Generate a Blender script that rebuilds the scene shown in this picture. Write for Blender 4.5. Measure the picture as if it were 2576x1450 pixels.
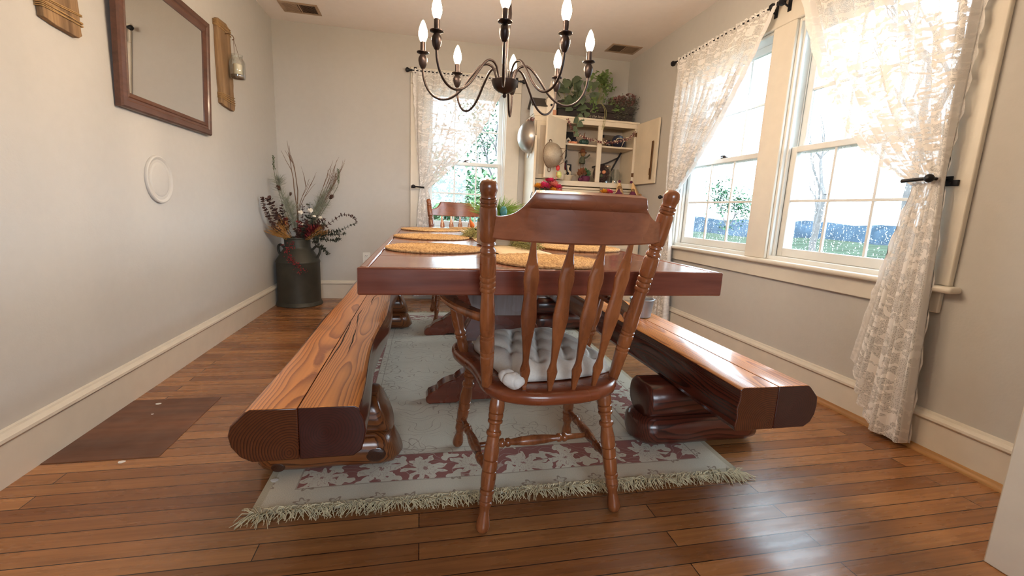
import bpy, math, random
from mathutils import Vector, Matrix, Euler

for o in list(bpy.data.objects):
    bpy.data.objects.remove(o, do_unlink=True)
S = bpy.context.scene
COL = S.collection
PI = math.pi
random.seed(7)

# ------------------------------------------------------------------ camera
CAM_H = 0.925
cd = bpy.data.cameras.new('camera')
cam = bpy.data.objects.new('camera', cd)
COL.objects.link(cam)
cd.sensor_fit = 'HORIZONTAL'
cd.sensor_width = 36.0
cd.lens = 1106.0 / 2576.0 * 36.0
cd.clip_start = 0.02
cd.clip_end = 400
_v = Vector((0.1782, -0.2041, 0.0248))
_R = Matrix.Rotation(_v.length, 3, _v.normalized()) @ Matrix(((1, 0, 0), (0, 0, -1), (0, 1, 0)))
right, down, fwd = _R[0], _R[1], _R[2]
M = Matrix((right, -down, -fwd)).transposed().to_4x4()
M.translation = Vector((0, 0, CAM_H))
cam.matrix_world = M
S.camera = cam

# ------------------------------------------------------------------ light, exposure
S.view_settings.view_transform = 'Standard'
S.view_settings.look = 'None'
S.view_settings.gamma = 1
S.view_settings.use_curve_mapping = False
S.view_settings.exposure = 1.05
SKY = 6.4            # overcast sky radiance
BULB = 172.0          # radiance of the candle bulbs
S.cycles.max_bounces = 7
S.cycles.use_adaptive_sampling = True
S.cycles.adaptive_threshold = 0.12
S.cycles.adaptive_min_samples = 20
S.cycles.diffuse_bounces = 4
S.cycles.glossy_bounces = 3
S.cycles.transparent_max_bounces = 12
S.cycles.sample_clamp_indirect = 8
S.cycles.caustics_reflective = False
S.cycles.caustics_refractive = False

W = bpy.data.worlds.new('overcast')
S.world = W
W.use_nodes = True
nt = W.node_tree
nt.nodes.clear()
wo = nt.nodes.new('ShaderNodeOutputWorld')
wb = nt.nodes.new('ShaderNodeBackground')
tc = nt.nodes.new('ShaderNodeTexCoord')
sp = nt.nodes.new('ShaderNodeSeparateXYZ')
cr = nt.nodes.new('ShaderNodeValToRGB')
cr.color_ramp.elements[0].position = 0.0
cr.color_ramp.elements[0].color = (0.74, 0.87, 1.0, 1)
cr.color_ramp.elements[1].position = 0.6
cr.color_ramp.elements[1].color = (0.78, 0.89, 1.0, 1)
nt.links.new(tc.outputs['Generated'], sp.inputs[0])
nt.links.new(sp.outputs['Z'], cr.inputs[0])
nt.links.new(cr.outputs[0], wb.inputs['Color'])
wb.inputs['Strength'].default_value = SKY
nt.links.new(wb.outputs[0], wo.inputs[0])


def portal(loc, rot, sx, sy):
    l = bpy.data.lights.new('window_portal', 'AREA')
    l.shape = 'RECTANGLE'
    l.size = sx
    l.size_y = sy
    l.cycles.is_portal = True
    ob = bpy.data.objects.new('window_portal', l)
    ob.location = loc
    ob.rotation_euler = rot
    COL.objects.link(ob)

# room numbers (metres)
XL, XR, YB, YF, ZC = -1.29, 2.09, 4.52, 0.80, 2.478
portal((XR + 0.19, 2.93, 1.38), (0, PI / 2, 0), 1.4, 0.9)
portal((XR + 0.19, 1.91, 1.38), (0, PI / 2, 0), 1.4, 0.9)
portal((0.43, YB + 0.19, 1.38), (-PI / 2, 0, 0), 0.85, 1.4)
portal((0.3, -2.72, 1.45), (PI / 2, 0, 0), 1.7, 1.3)   # unseen window opening added behind the camera for frontal fill

# ------------------------------------------------------------------ helpers: colour and materials
def srgb(r, g, b):
    def f(c):
        c /= 255.0
        return c / 12.92 if c <= 0.04045 else ((c + 0.055) / 1.055) ** 2.4
    return (f(r), f(g), f(b), 1.0)


class NT:
    def __init__(self, name):
        self.m = bpy.data.materials.new(name)
        self.m.use_nodes = True
        self.t = self.m.node_tree
        self.b = self.t.nodes['Principled BSDF']
        self.out = self.t.nodes['Material Output']

    def n(self, kind, **kw):
        nd = self.t.nodes.new('ShaderNode' + kind)
        for k, v in kw.items():
            if k.startswith('_'):
                setattr(nd, k[1:], v)
            else:
                nd.inputs[k].default_value = v
        return nd

    def l(self, a, b):
        self.t.links.new(a, b)

    def coord(self, scale=(1, 1, 1), loc=(0, 0, 0), rot=(0, 0, 0), kind='Object'):
        c = self.n('TexCoord')
        mp = self.n('Mapping')
        mp.inputs['Scale'].default_value = scale
        mp.inputs['Location'].default_value = loc
        mp.inputs['Rotation'].default_value = rot
        self.l(c.outputs[kind], mp.inputs['Vector'])
        return mp.outputs[0]

    def ramp(self, fac, stops):
        r = self.n('ValToRGB')
        e = r.color_ramp.elements
        while len(e) < len(stops):
            e.new(0.5)
        for el, (p, c) in zip(e, stops):
            el.position = p
            el.color = c
        self.l(fac, r.inputs[0])
        return r.outputs[0]

    def noise(self, vec, scale, detail=3, rough=0.55, dist=0.0):
        nd = self.n('TexNoise')
        nd.inputs['Scale'].default_value = scale
        nd.inputs['Detail'].default_value = detail
        nd.inputs['Roughness'].default_value = rough
        nd.inputs['Distortion'].default_value = dist
        self.l(vec, nd.inputs['Vector'])
        return nd.outputs['Fac']

    def mix(self, fac, a, b, mode='MIX'):
        nd = self.n('Mix', _data_type='RGBA', _blend_type=mode)
        for src, idx in ((fac, 0), (a, 6), (b, 7)):
            if hasattr(src, 'is_output'):
                self.l(src, nd.inputs[idx])
            else:
                nd.inputs[idx].default_value = src
        return nd.outputs[2]

    def math(self, op, a, b=0.5):
        nd = self.n('Math', _operation=op)
        for src, idx in ((a, 0), (b, 1)):
            if hasattr(src, 'is_output'):
                self.l(src, nd.inputs[idx])
            else:
                nd.inputs[idx].default_value = src
        return nd.outputs[0]

    def bump(self, h, strength=0.2, dist=0.01):
        nd = self.n('Bump')
        nd.inputs['Strength'].default_value = strength
        nd.inputs['Distance'].default_value = dist
        self.l(h, nd.inputs['Height'])
        self.l(nd.outputs[0], self.b.inputs['Normal'])

    def base(self, c):
        if hasattr(c, 'is_output'):
            self.l(c, self.b.inputs['Base Color'])
        else:
            self.b.inputs['Base Color'].default_value = c

    def set(self, **kw):
        names = {'rough': 'Roughness', 'metal': 'Metallic', 'coat': 'Coat Weight', 'coatr': 'Coat Roughness', 'spec': 'Specular IOR Level',
                 'alpha': 'Alpha', 'trans': 'Transmission Weight', 'sheen': 'Sheen Weight', 'ior': 'IOR'}
        for k, v in kw.items():
            s = self.b.inputs[names[k]]
            if hasattr(v, 'is_output'):
                self.l(v, s)
            else:
                s.default_value = v


def plain(name, col, rough=0.5, metal=0.0, bump=0.0, bscale=60, var=0.12, coat=0.0, spec=0.5):
    k = NT(name)
    v = k.coord()
    f = k.noise(v, bscale * 0.25, 4)
    c2 = tuple(min(1, x * (1 + var)) for x in col[:3]) + (1,)
    c1 = tuple(x * (1 - var) for x in col[:3]) + (1,)
    k.base(k.ramp(f, [(0.3, c1), (0.7, c2)]))
    k.set(rough=rough, metal=metal, coat=coat, spec=spec)
    if bump:
        k.bump(k.noise(v, bscale, 3), bump, 0.004)
    return k.m


def wood(name, dark, light, axis='Z', rough=0.3, coat=0.25, fine=26.0, bump=0.08, along=1.2):
    k = NT(name)
    sc = {'X': (along, fine, fine), 'Y': (fine, along, fine), 'Z': (fine, fine, along)}[axis]
    v = k.coord(sc)
    a = k.noise(v, 0.35, 5, 0.6, 0.6)
    b = k.noise(v, 3.0, 3, 0.6)
    c = k.ramp(a, [(0.30, dark), (0.5, tuple((x + y) / 2 for x, y in zip(dark, light))), (0.72, light)])
    d = k.ramp(b, [(0.35, (0.62, 0.58, 0.55, 1)), (0.6, (1, 1, 1, 1))])
    k.base(k.mix(0.55, c, d, 'MULTIPLY'))
    r = k.ramp(k.noise(k.coord(), 9.0, 2), [(0.3, (rough * 0.8,) * 3 + (1,)), (0.7, (rough * 1.25,) * 3 + (1,))])
    k.set(rough=r, coat=coat, coatr=0.12)
    k.bump(b, bump, 0.003)
    return k.m


def log_wood(name, dark, light, heart, scale=26.0, axis='Y', rough=0.28, coat=0.35, dist=2.2):
    """growth rings about the log's heart: concentric on the ends, cathedral lines along the faces"""
    k = NT(name)
    c = k.n('TexCoord')
    sub = k.n('VectorMath', _operation='SUBTRACT')
    sub.inputs[1].default_value = heart
    k.l(c.outputs['Object'], sub.inputs[0])
    wob = k.n('TexNoise')
    wob.inputs['Scale'].default_value = 1.0
    wob.inputs['Detail'].default_value = 2
    mp = k.n('Mapping')
    mp.inputs['Scale'].default_value = (5, 1.3, 5) if axis == 'Y' else (1.3, 5, 5)
    k.l(c.outputs['Object'], mp.inputs['Vector'])
    k.l(mp.outputs[0], wob.inputs['Vector'])
    w2 = k.n('VectorMath', _operation='SUBTRACT')
    w2.inputs[1].default_value = (0.5, 0.5, 0.5)
    k.l(wob.outputs['Color'], w2.inputs[0])
    w3 = k.n('VectorMath', _operation='SCALE')
    w3.inputs['Scale'].default_value = 0.045
    k.l(w2.outputs[0], w3.inputs[0])
    ad = k.n('VectorMath', _operation='ADD')
    k.l(sub.outputs[0], ad.inputs[0])
    k.l(w3.outputs[0], ad.inputs[1])
    wv = k.n('TexWave', _wave_type='RINGS', _rings_direction=axis, _wave_profile='SAW')
    wv.inputs['Scale'].default_value = scale
    wv.inputs['Distortion'].default_value = 0.4
    wv.inputs['Detail'].default_value = 2
    wv.inputs['Detail Scale'].default_value = 3
    k.l(ad.outputs[0], wv.inputs['Vector'])
    fine = k.noise(k.coord((60, 2, 60) if axis == 'Y' else (2, 60, 60)), 1.0, 3)
    knots = k.noise(k.coord((4.5, 2.2, 4.5) if axis == 'Y' else (2.2, 4.5, 4.5)), 1.0, 1)
    col = k.ramp(wv.outputs['Fac'], [(0.0, light), (0.55, tuple(0.72 * a + 0.28 * b for a, b in zip(light, dark))), (0.9, dark), (1.0, light)])
    col = k.mix(0.45, col, k.ramp(fine, [(0.3, (0.6, 0.55, 0.5, 1)), (0.65, (1, 1, 1, 1))]), 'MULTIPLY')
    col = k.mix(k.ramp(knots, [(0.66, (0, 0, 0, 1)), (0.76, (0.75, 0.75, 0.75, 1))]), col, tuple(x * 0.4 for x in dark[:3]) + (1,))
    k.base(col)
    k.set(rough=rough, coat=coat, coatr=0.1)
    k.bump(wv.outputs['Fac'], 0.08, 0.003)
    return k.m

# ------------------------------------------------------------------ helpers: meshes and objects
class MB:
    def __init__(self):
        self.v, self.f, self.mi, self.uv = [], [], [], {}

    def add(self, vs, fs, mi=0):
        o = len(self.v)
        self.v.extend([Vector(p) for p in vs])
        for f in fs:
            self.f.append([i + o for i in f])
            self.mi.append(mi)
        return o

    def box(self, x0, y0, z0, x1, y1, z1, mi=0):
        x0, x1 = min(x0, x1), max(x0, x1)
        y0, y1 = min(y0, y1), max(y0, y1)
        z0, z1 = min(z0, z1), max(z0, z1)
        self.add([(x0, y0, z0), (x1, y0, z0), (x1, y1, z0), (x0, y1, z0), (x0, y0, z1), (x1, y0, z1), (x1, y1, z1), (x0, y1, z1)],
                 [(0, 3, 2, 1), (4, 5, 6, 7), (0, 1, 5, 4), (1, 2, 6, 5), (2, 3, 7, 6), (3, 0, 4, 7)], mi)
        return self

    def obox(self, c, ax, ay, az, mi=0):
        """oriented box: centre and three half-extent vectors"""
        c, ax, ay, az = Vector(c), Vector(ax), Vector(ay), Vector(az)
        vs = [c + sx * ax + sy * ay + sz * az for sz in (-1, 1) for (sx, sy) in ((-1, -1), (1, -1), (1, 1), (-1, 1))]
        self.add(vs, [(0, 3, 2, 1), (4, 5, 6, 7), (0, 1, 5, 4), (1, 2, 6, 5), (2, 3, 7, 6), (3, 0, 4, 7)], mi)
        return self

    def rings(self, rs, closed=True, cap0=True, cap1=True, mi=0, mic=None):
        n = len(rs[0])
        vs = [p for r in rs for p in r]
        fs = []
        for i in range(len(rs) - 1):
            for j in range(n if closed else n - 1):
                a, b = i * n + j, i * n + (j + 1) % n
                fs.append((a, b, b + n, a + n))
        self.add(vs, fs, mi)
        o = len(self.v) - len(vs)
        if mic is None:
            mic = mi
        if closed and cap0:
            self.f.append([o + j for j in range(n)][::-1]); self.mi.append(mic)
        if closed and cap1:
            self.f.append([o + (len(rs) - 1) * n + j for j in range(n)]); self.mi.append(mic)
        return self

    @staticmethod
    def frame(d):
        d = Vector(d).normalized()
        u = d.cross(Vector((0, 0, 1)))
        if u.length < 1e-4:
            u = Vector((1, 0, 0))
        u.normalize()
        return u, d.cross(u).normalized()

    def tube(self, pts, r, n=8, mi=0, cap=True):
        pts = [Vector(p) for p in pts]
        rr = r if isinstance(r, (list, tuple)) else [r] * len(pts)
        d = (pts[1] - pts[0]).normalized()
        u, w = self.frame(d)
        rs = []
        for i, p in enumerate(pts):
            if i == 0:
                t = pts[1] - pts[0]
            elif i == len(pts) - 1:
                t = pts[-1] - pts[-2]
            else:
                t = (pts[i + 1] - pts[i]).normalized() + (pts[i] - pts[i - 1]).normalized()
            t.normalize()
            u = (u - t * u.dot(t))
            if u.length < 1e-5:
                u = self.frame(t)[0]
            u.normalize()
            w = t.cross(u)
            rs.append([p + rr[i] * (math.cos(2 * PI * k / n) * u + math.sin(2 * PI * k / n) * w) for k in range(n)])
        self.rings(rs, True, cap, cap, mi)
        return self

    def turn(self, p0, p1, prof, n=16, mi=0):
        """lathe a profile [(t, r)] along the segment p0-p1"""
        p0, p1 = Vector(p0), Vector(p1)
        u, w = self.frame(p1 - p0)
        self.rings([[p0.lerp(p1, t) + r * (math.cos(2 * PI * k / n) * u + math.sin(2 * PI * k / n) * w) for k in range(n)] for t, r in prof], mi=mi)
        return self

    def lathe(self, c, prof, n=24, mi=0, cap=True):
        """lathe [(r, z)] about the vertical through c"""
        c = Vector(c)
        self.rings([[c + Vector((r * math.cos(2 * PI * k / n), r * math.sin(2 * PI * k / n), z)) for k in range(n)] for r, z in prof], True, cap, cap, mi)
        return self

    def ball(self, c, r, n=10, m=6, sc=(1, 1, 1), mi=0, mat=None):
        c = Vector(c)
        rs = []
        for i in range(m + 1):
            a = -PI / 2 + PI * i / m
            rad = max(math.cos(a), 0.02)
            ring = []
            for k in range(n):
                p = Vector((rad * math.cos(2 * PI * k / n) * r * sc[0], rad * math.sin(2 * PI * k / n) * r * sc[1], math.sin(a) * r * sc[2]))
                if mat:
                    p = mat @ p
                ring.append(c + p)
            rs.append(ring)
        self.rings(rs, mi=mi)
        return self

    def prism(self, outline, a, b, plane='XZ', mi=0, mic=None):
        """outline of 2-D points extruded from a to b along the axis left out of plane"""
        def P(p, t):
            return {'XZ': (p[0], t, p[1]), 'XY': (p[0], p[1], t), 'YZ': (t, p[0], p[1])}[plane]
        self.rings([[P(p, a) for p in outline], [P(p, b) for p in outline]], mi=mi, mic=mic)
        return self

    def leaf(self, p, d, nrm, L, w, bend=0.15, mi=0):
        p, d = Vector(p), Vector(d).normalized()
        s = d.cross(Vector(nrm))
        if s.length < 1e-4:
            s = self.frame(d)[0]
        s.normalize()
        up = s.cross(d)
        q = [p, p + d * L * 0.4 + s * w * 0.5 + up * L * bend * 0.3, p + d * L + up * L * -bend, p + d * L * 0.4 - s * w * 0.5 + up * L * bend * 0.3, p + d * L * 0.5 + up * L * bend * 0.05]
        self.add(q, [(0, 1, 4), (1, 2, 4), (4, 2, 3), (0, 4, 3)], mi)
        return self

    def build(self, name, mat, parent=None, bevel=0.0, segs=2, smooth=True, sharp=38, subsurf=0, solid=0.0):
        root = parent
        while root is not None and root.parent is not None:
            root = root.parent
        off = Vector(root.location) if root is not None else Vector((0, 0, 0))
        me = bpy.data.meshes.new(name)
        me.from_pydata([tuple(p - off) for p in self.v], [], self.f)
        mats = mat if isinstance(mat, (list, tuple)) else [mat]
        for m_ in mats:
            me.materials.append(m_)
        for p, i in zip(me.polygons, self.mi):
            p.material_index = min(i, len(mats) - 1)
            p.use_smooth = smooth
        if self.uv:
            uvl = me.uv_layers.new(name='UVMap')
            for lp in me.loops:
                uvl.data[lp.index].uv = self.uv[lp.vertex_index]
        me.validate()
        me.update()
        if smooth and sharp:
            me.set_sharp_from_angle(angle=math.radians(sharp))
        o = bpy.data.objects.new(name, me)
        COL.objects.link(o)
        if parent is not None:
            o.parent = parent
        if bevel:
            md = o.modifiers.new('bevel', 'BEVEL')
            md.width = bevel
            md.segments = segs
            md.limit_method = 'ANGLE'
            md.angle_limit = math.radians(40)
        if solid:
            md = o.modifiers.new('solid', 'SOLIDIFY')
            md.thickness = solid
            md.offset = 0
        if subsurf:
            md = o.modifiers.new('sub', 'SUBSURF')
            md.levels = md.render_levels = subsurf
        return o


def thing(name, label, cat, loc=(0, 0, 0), group=None, rz=0.0):
    o = bpy.data.objects.new(name, None)
    COL.objects.link(o)
    o.location = loc
    o.rotation_euler = (0, 0, rz)
    o.empty_display_size = 0.05
    return tag(o, label, cat, group)


def tag(o, label, cat, group=None):
    o['label'] = label
    o['category'] = cat
    if group:
        o['group'] = group
    return o


def structure(o, label=None):
    o['kind'] = 'structure'
    if label:
        o['label'] = label
    return o


def copy_tree(o, parent=None):
    c = o.copy()
    COL.objects.link(c)
    if parent is not None:
        c.parent = parent
    for ch in [x for x in o.children]:
        copy_tree(ch, c)
    return c


def arc(cx, cy, r, a0, a1, n):
    return [(cx + r * math.cos(a0 + (a1 - a0) * i / n), cy + r * math.sin(a0 + (a1 - a0) * i / n)) for i in range(n + 1)]


def bez(p0, p1, p2, n):
    p0, p1, p2 = Vector(p0), Vector(p1), Vector(p2)
    return [p0 * (1 - t) ** 2 + p1 * 2 * t * (1 - t) + p2 * t * t for t in [i / n for i in range(n + 1)]]


def catmull(pts, n=6):
    pts = [Vector(p) for p in pts]
    out = []
    P = [pts[0] * 2 - pts[1]] + pts + [pts[-1] * 2 - pts[-2]]
    for i in range(1, len(P) - 2):
        a, b, c, d = P[i - 1], P[i], P[i + 1], P[i + 2]
        for k in range(n):
            t = k / n
            out.append(0.5 * ((2 * b) + (c - a) * t + (2 * a - 5 * b + 4 * c - d) * t * t + (3 * b - a - 3 * c + d) * t ** 3))
    out.append(pts[-1])
    return out

# ------------------------------------------------------------------ materials of the place
m_wall = plain('greige_wall_paint', srgb(197, 194, 189), 0.7, bump=0.12, bscale=90, var=0.015)
m_ceil = plain('ceiling_paint', srgb(240, 232, 227), 0.8, bump=0.1, bscale=70, var=0.015)
m_trim = plain('cream_trim_paint', srgb(222, 215, 202), 0.42, bump=0.05, bscale=50, var=0.03)
m_white = plain('white_window_paint', srgb(228, 228, 224), 0.4, var=0.02)
m_dark = plain('bronze_metal', srgb(52, 42, 40), 0.38, metal=0.75, var=0.15)
m_black = plain('black_iron', srgb(26, 26, 32), 0.42, metal=0.4, var=0.1)


def floor_mat():
    k = NT('narrow_oak_floorboards')
    v = k.coord()
    br = k.n('TexBrick', _offset=0.37, _squash=1.0)
    br.inputs['Scale'].default_value = 1.0
    br.inputs['Brick Width'].default_value = 1.15
    br.inputs['Row Height'].default_value = 0.0615
    br.inputs['Mortar Size'].default_value = 0.0016
    br.inputs['Mortar Smooth'].default_value = 0.2
    br.inputs['Bias'].default_value = 0.0
    br.inputs['Color1'].default_value = srgb(138, 88, 50)
    br.inputs['Color2'].default_value = srgb(184, 128, 78)
    br.inputs['Mortar'].default_value = srgb(38, 20, 12)
    k.l(v, br.inputs['Vector'])
    g = k.noise(k.coord((2.2, 70, 70)), 1.0, 5, 0.62, 0.8)
    col = k.mix(0.6, br.outputs['Color'], k.ramp(g, [(0.3, (0.52, 0.46, 0.42, 1)), (0.6, (1, 1, 1, 1))]), 'MULTIPLY')
    w = k.noise(v, 1.7, 4)
    col = k.mix(k.ramp(w, [(0.42, (0, 0, 0, 1)), (0.7, (0.45, 0.45, 0.45, 1))]), col, srgb(96, 58, 38))
    k.base(col)
    k.set(rough=k.ramp(k.noise(k.coord((1.5, 12, 1)), 2.0, 4), [(0.3, (0.2, 0.2, 0.2, 1)), (0.7, (0.36, 0.36, 0.36, 1))]), coat=0.15, coatr=0.2)
    h = k.math('ADD', k.math('MULTIPLY', br.outputs['Fac'], -1.0), k.math('MULTIPLY', g, 0.12))
    k.bump(h, 0.35, 0.002)
    return k.m


m_floor = floor_mat()


def glass_mat():
    k = NT('rainy_window_glass')
    t = k.t
    t.nodes.remove(k.b)
    tr = k.n('BsdfTransparent')
    tr.inputs['Color'].default_value = (0.93, 0.97, 0.98, 1)
    gl = k.n('BsdfGlossy')
    gl.inputs['Roughness'].default_value = 0.02
    lw = k.n('LayerWeight')
    lw.inputs['Blend'].default_value = 0.5
    fr = k.math('ADD', k.math('MULTIPLY', k.math('POWER', lw.outputs['Facing'], 5.0), 0.96), 0.04)
    mx = k.n('MixShader')
    k.l(fr, mx.inputs[0])
    k.l(tr.outputs[0], mx.inputs[1])
    k.l(gl.outputs[0], mx.inputs[2])
    tl = k.n('BsdfTranslucent')
    tl.inputs['Color'].default_value = (0.9, 0.95, 1, 1)
    v = k.coord((140, 140, 95))
    d = k.n('TexVoronoi', _feature='F1')
    d.inputs['Scale'].default_value = 1.0
    k.l(v, d.inputs['Vector'])
    pick = k.noise(k.coord((80, 80, 26)), 1.0, 2)
    a = k.math('LESS_THAN', d.outputs['Distance'], 0.30)
    b = k.math('GREATER_THAN', pick, 0.56)
    f = k.math('MULTIPLY', k.math('MULTIPLY', a, b), 0.40)
    m2 = k.n('MixShader')
    k.l(f, m2.inputs[0])
    k.l(mx.outputs[0], m2.inputs[1])
    k.l(tl.outputs[0], m2.inputs[2])
    k.l(m2.outputs[0], k.out.inputs['Surface'])
    return k.m


m_glass = glass_mat()


def lace_mat():
    """white lace: net ground with denser flowers and scalloped borders (uv in metres along and down the cloth)"""
    k = NT('white_lace')
    uv = k.n('UVMap')
    net = k.n('TexVoronoi', _feature='DISTANCE_TO_EDGE')
    net.inputs['Scale'].default_value = 190
    k.l(uv.outputs[0], net.inputs['Vector'])
    thread = k.math('LESS_THAN', net.outputs['Distance'], 0.16)
    fl = k.n('TexVoronoi', _feature='F1')
    fl.inputs['Scale'].default_value = 9.5
    fl.inputs['Randomness'].default_value = 0.7
    k.l(uv.outputs[0], fl.inputs['Vector'])
    nz = k.noise(uv.outputs[0], 42, 3, 0.6, 1.2)
    wv = k.n('TexWave', _wave_type='RINGS')
    wv.inputs['Scale'].default_value = 7
    wv.inputs['Distortion'].default_value = 9
    wv.inputs['Detail'].default_value = 2
    wv.inputs['Detail Scale'].default_value = 3
    k.l(uv.outputs[0], wv.inputs['Vector'])
    petal = k.math('GREATER_THAN', k.math('ADD', k.math('MULTIPLY', nz, 1.1), k.math('MULTIPLY', wv.outputs['Fac'], 0.35)), k.math('ADD', k.math('MULTIPLY', fl.outputs['Distance'], 0.75), 0.42))
    sx = k.n('SeparateXYZ')
    k.l(uv.outputs[0], sx.inputs[0])
    dens = k.math('MAXIMUM', k.math('MULTIPLY', thread, 0.50), k.math('MULTIPLY', petal, 1.0))
    # a denser band along the two side borders (u is stored 0 at the cloth's middle)
    bord = k.math('GREATER_THAN', k.math('ABSOLUTE', sx.outputs[0], 0), 0.44)
    dens = k.math('MAXIMUM', dens, k.math('MULTIPLY', bord, 0.8))
    dens = k.math('ADD', k.math('MULTIPLY', dens, 0.56), 0.43)
    t = k.t
    t.nodes.remove(k.b)
    di = k.n('BsdfDiffuse')
    di.inputs['Color'].default_value = (0.88, 0.86, 0.84, 1)
    tl = k.n('BsdfTranslucent')
    tl.inputs['Color'].default_value = (0.80, 0.78, 0.76, 1)
    a = k.n('MixShader')
    a.inputs[0].default_value = 0.06
    k.l(di.outputs[0], a.inputs[1])
    k.l(tl.outputs[0], a.inputs[2])
    tr = k.n('BsdfTransparent')
    mx = k.n('MixShader')
    k.l(dens, mx.inputs[0])
    k.l(tr.outputs[0], mx.inputs[1])
    k.l(a.outputs[0], mx.inputs[2])
    k.l(mx.outputs[0], k.out.inputs['Surface'])
    return k.m


m_lace = lace_mat()

# ------------------------------------------------------------------ the setting
b = MB()
b.box(-2.4, -2.7, -0.06, 2.9, YB + 0.02, 0.0)
structure(b.build('floor', m_floor, smooth=False))
b = MB()
b.box(-2.4, -2.7, ZC, 2.9, YB + 0.16, ZC + 0.08)
structure(b.build('ceiling', m_ceil, smooth=False))

WT = 0.16   # wall thickness
WIN_B = (0.045, 0.825, 0.72, 2.06)
WIN_L = (2.50, 3.37, 0.70, 2.06)     # left one of the right-hand pair (along y)
WIN_R = (1.47, 2.34, 0.70, 2.06)
b = MB()
b.box(XL - WT, 0.68, 0, XL, YB + WT, ZC)
structure(b.build('wall_left', m_wall, smooth=False))
b = MB()
x0, x1, z0, z1 = WIN_B
b.box(XL, YB, 0, x0, YB + WT, ZC).box(x1, YB, 0, XR, YB + WT, ZC).box(x0, YB, 0, x1, YB + WT, z0).box(x0, YB, z1, x1, YB + WT, ZC)
structure(b.build('wall_back', m_wall, smooth=False))
b = MB()
z0, z1 = WIN_L[2], WIN_L[3]
b.box(XR, 0.68, 0, XR + WT, WIN_R[0], ZC).box(XR, WIN_R[1], z0, XR + WT, WIN_L[0], z1).box(XR, WIN_L[1], 0, XR + WT, YB + WT, ZC)
b.box(XR, WIN_R[0], 0, XR + WT, WIN_L[1], z0).box(XR, WIN_R[0], z1, XR + WT, WIN_L[1], ZC)
structure(b.build('wall_right', m_wall, smooth=False))
b = MB()   # the wall the photograph is taken through: a wide cased opening
b.box(1.60, 0.69, 0, XR, YF - 0.012, ZC).box(XL, 0.69, 2.08, 1.60, YF - 0.012, ZC)
structure(b.build('wall_front', m_wall, smooth=False))
b = MB()
b.box(1.571, 0.665, 0, 1.60, YF, 2.08).box(1.585, 0.672, 0, 1.665, 0.69, 2.16).box(1.60, YF - 0.012, 0, 1.665, YF + 0.008, 2.16)
b.box(1.571, 0.66, 0.0, 1.60, 0.672, 2.09)
structure(b.build('door_1', m_trim, bevel=0.004))
b = MB()   # the room the camera stands in; its rear opening is added for frontal fill
b.box(-2.4, -2.7, 0, -2.3, 0.69, ZC).box(2.8, -2.7, 0, 2.9, 0.69, ZC).box(-2.3, -2.7, 0, -0.55, -2.6, ZC).box(1.15, -2.7, 0, 2.8, -2.6, ZC).box(-0.55, -2.7, 0, 1.15, -2.6, 0.80).box(-0.55, -2.7, 2.10, 1.15, -2.6, ZC)
b.box(XR + WT, 0.60, 0, 2.9, 0.69, ZC).box(-2.4, 0.60, 0, XL - WT, 0.69, ZC)
structure(b.build('wall_rear', m_wall, smooth=False))

BP = [(0, 0), (0.018, 0), (0.018, 0.138), (0.024, 0.141), (0.028, 0.147), (0.027, 0.157), (0.019, 0.164), (0.011, 0.167), (0.009, 0.174), (0, 0.177)]
b = MB()
b.prism([(XL + d, z) for d, z in BP], 0.80, YB, 'XZ')
structure(b.build('baseboard_left', m_trim))
b = MB()
b.prism([(YB - d, z) for d, z in BP][::-1], XL + 0.018, 2.06, 'YZ')
structure(b.build('baseboard_back', m_trim))
b = MB()
b.prism([(XR - d - 0.004 * (z < 0.13), z) for d, z in BP][::-1], YF + 0.01, YB - 0.02, 'XZ')
br_ = structure(b.build('baseboard_right', m_trim))
m_shoe = wood('raw_pine_shoe', srgb(150, 98, 52), srgb(196, 150, 92), 'Y', 0.5, 0.0)
b = MB()
b.prism([(XR - 0.02, 0), (XR - 0.044, 0), (XR - 0.042, 0.012), (XR - 0.034, 0.021), (XR - 0.02, 0.024)][::-1], YF + 0.01, YB - 0.04, 'XZ')
b.build('shoe_moulding', m_shoe, br_)['label'] = 'unpainted pine shoe moulding along the floor'
# patched square of floor by the left wall
m_patch = wood('plywood_patch', srgb(92, 58, 40), srgb(132, 86, 58), 'X', 0.42, 0.05, fine=14)
b = MB()
b.box(XL + 0.019, 1.665, -0.002, -0.915, 2.178, 0.0022)
structure(b.build('floor_patch', m_patch, bevel=0.0008), 'dark plywood patch let into the floorboards by the left wall')


class Wall:
    def __init__(self, kind):
        self.k = kind

    def p(self, a, d, z):      # d > 0 goes outwards through the wall
        return (XR + d, a, z) if self.k == 'R' else (a, YB + d, z)

    def box(self, b, a0, a1, d0, d1, z0, z1, mi=0):
        p, q = self.p(a0, d0, z0), self.p(a1, d1, z1)
        b.box(p[0], p[1], p[2], q[0], q[1], q[2], mi)


WR, WB = Wall('R'), Wall('B')


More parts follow.
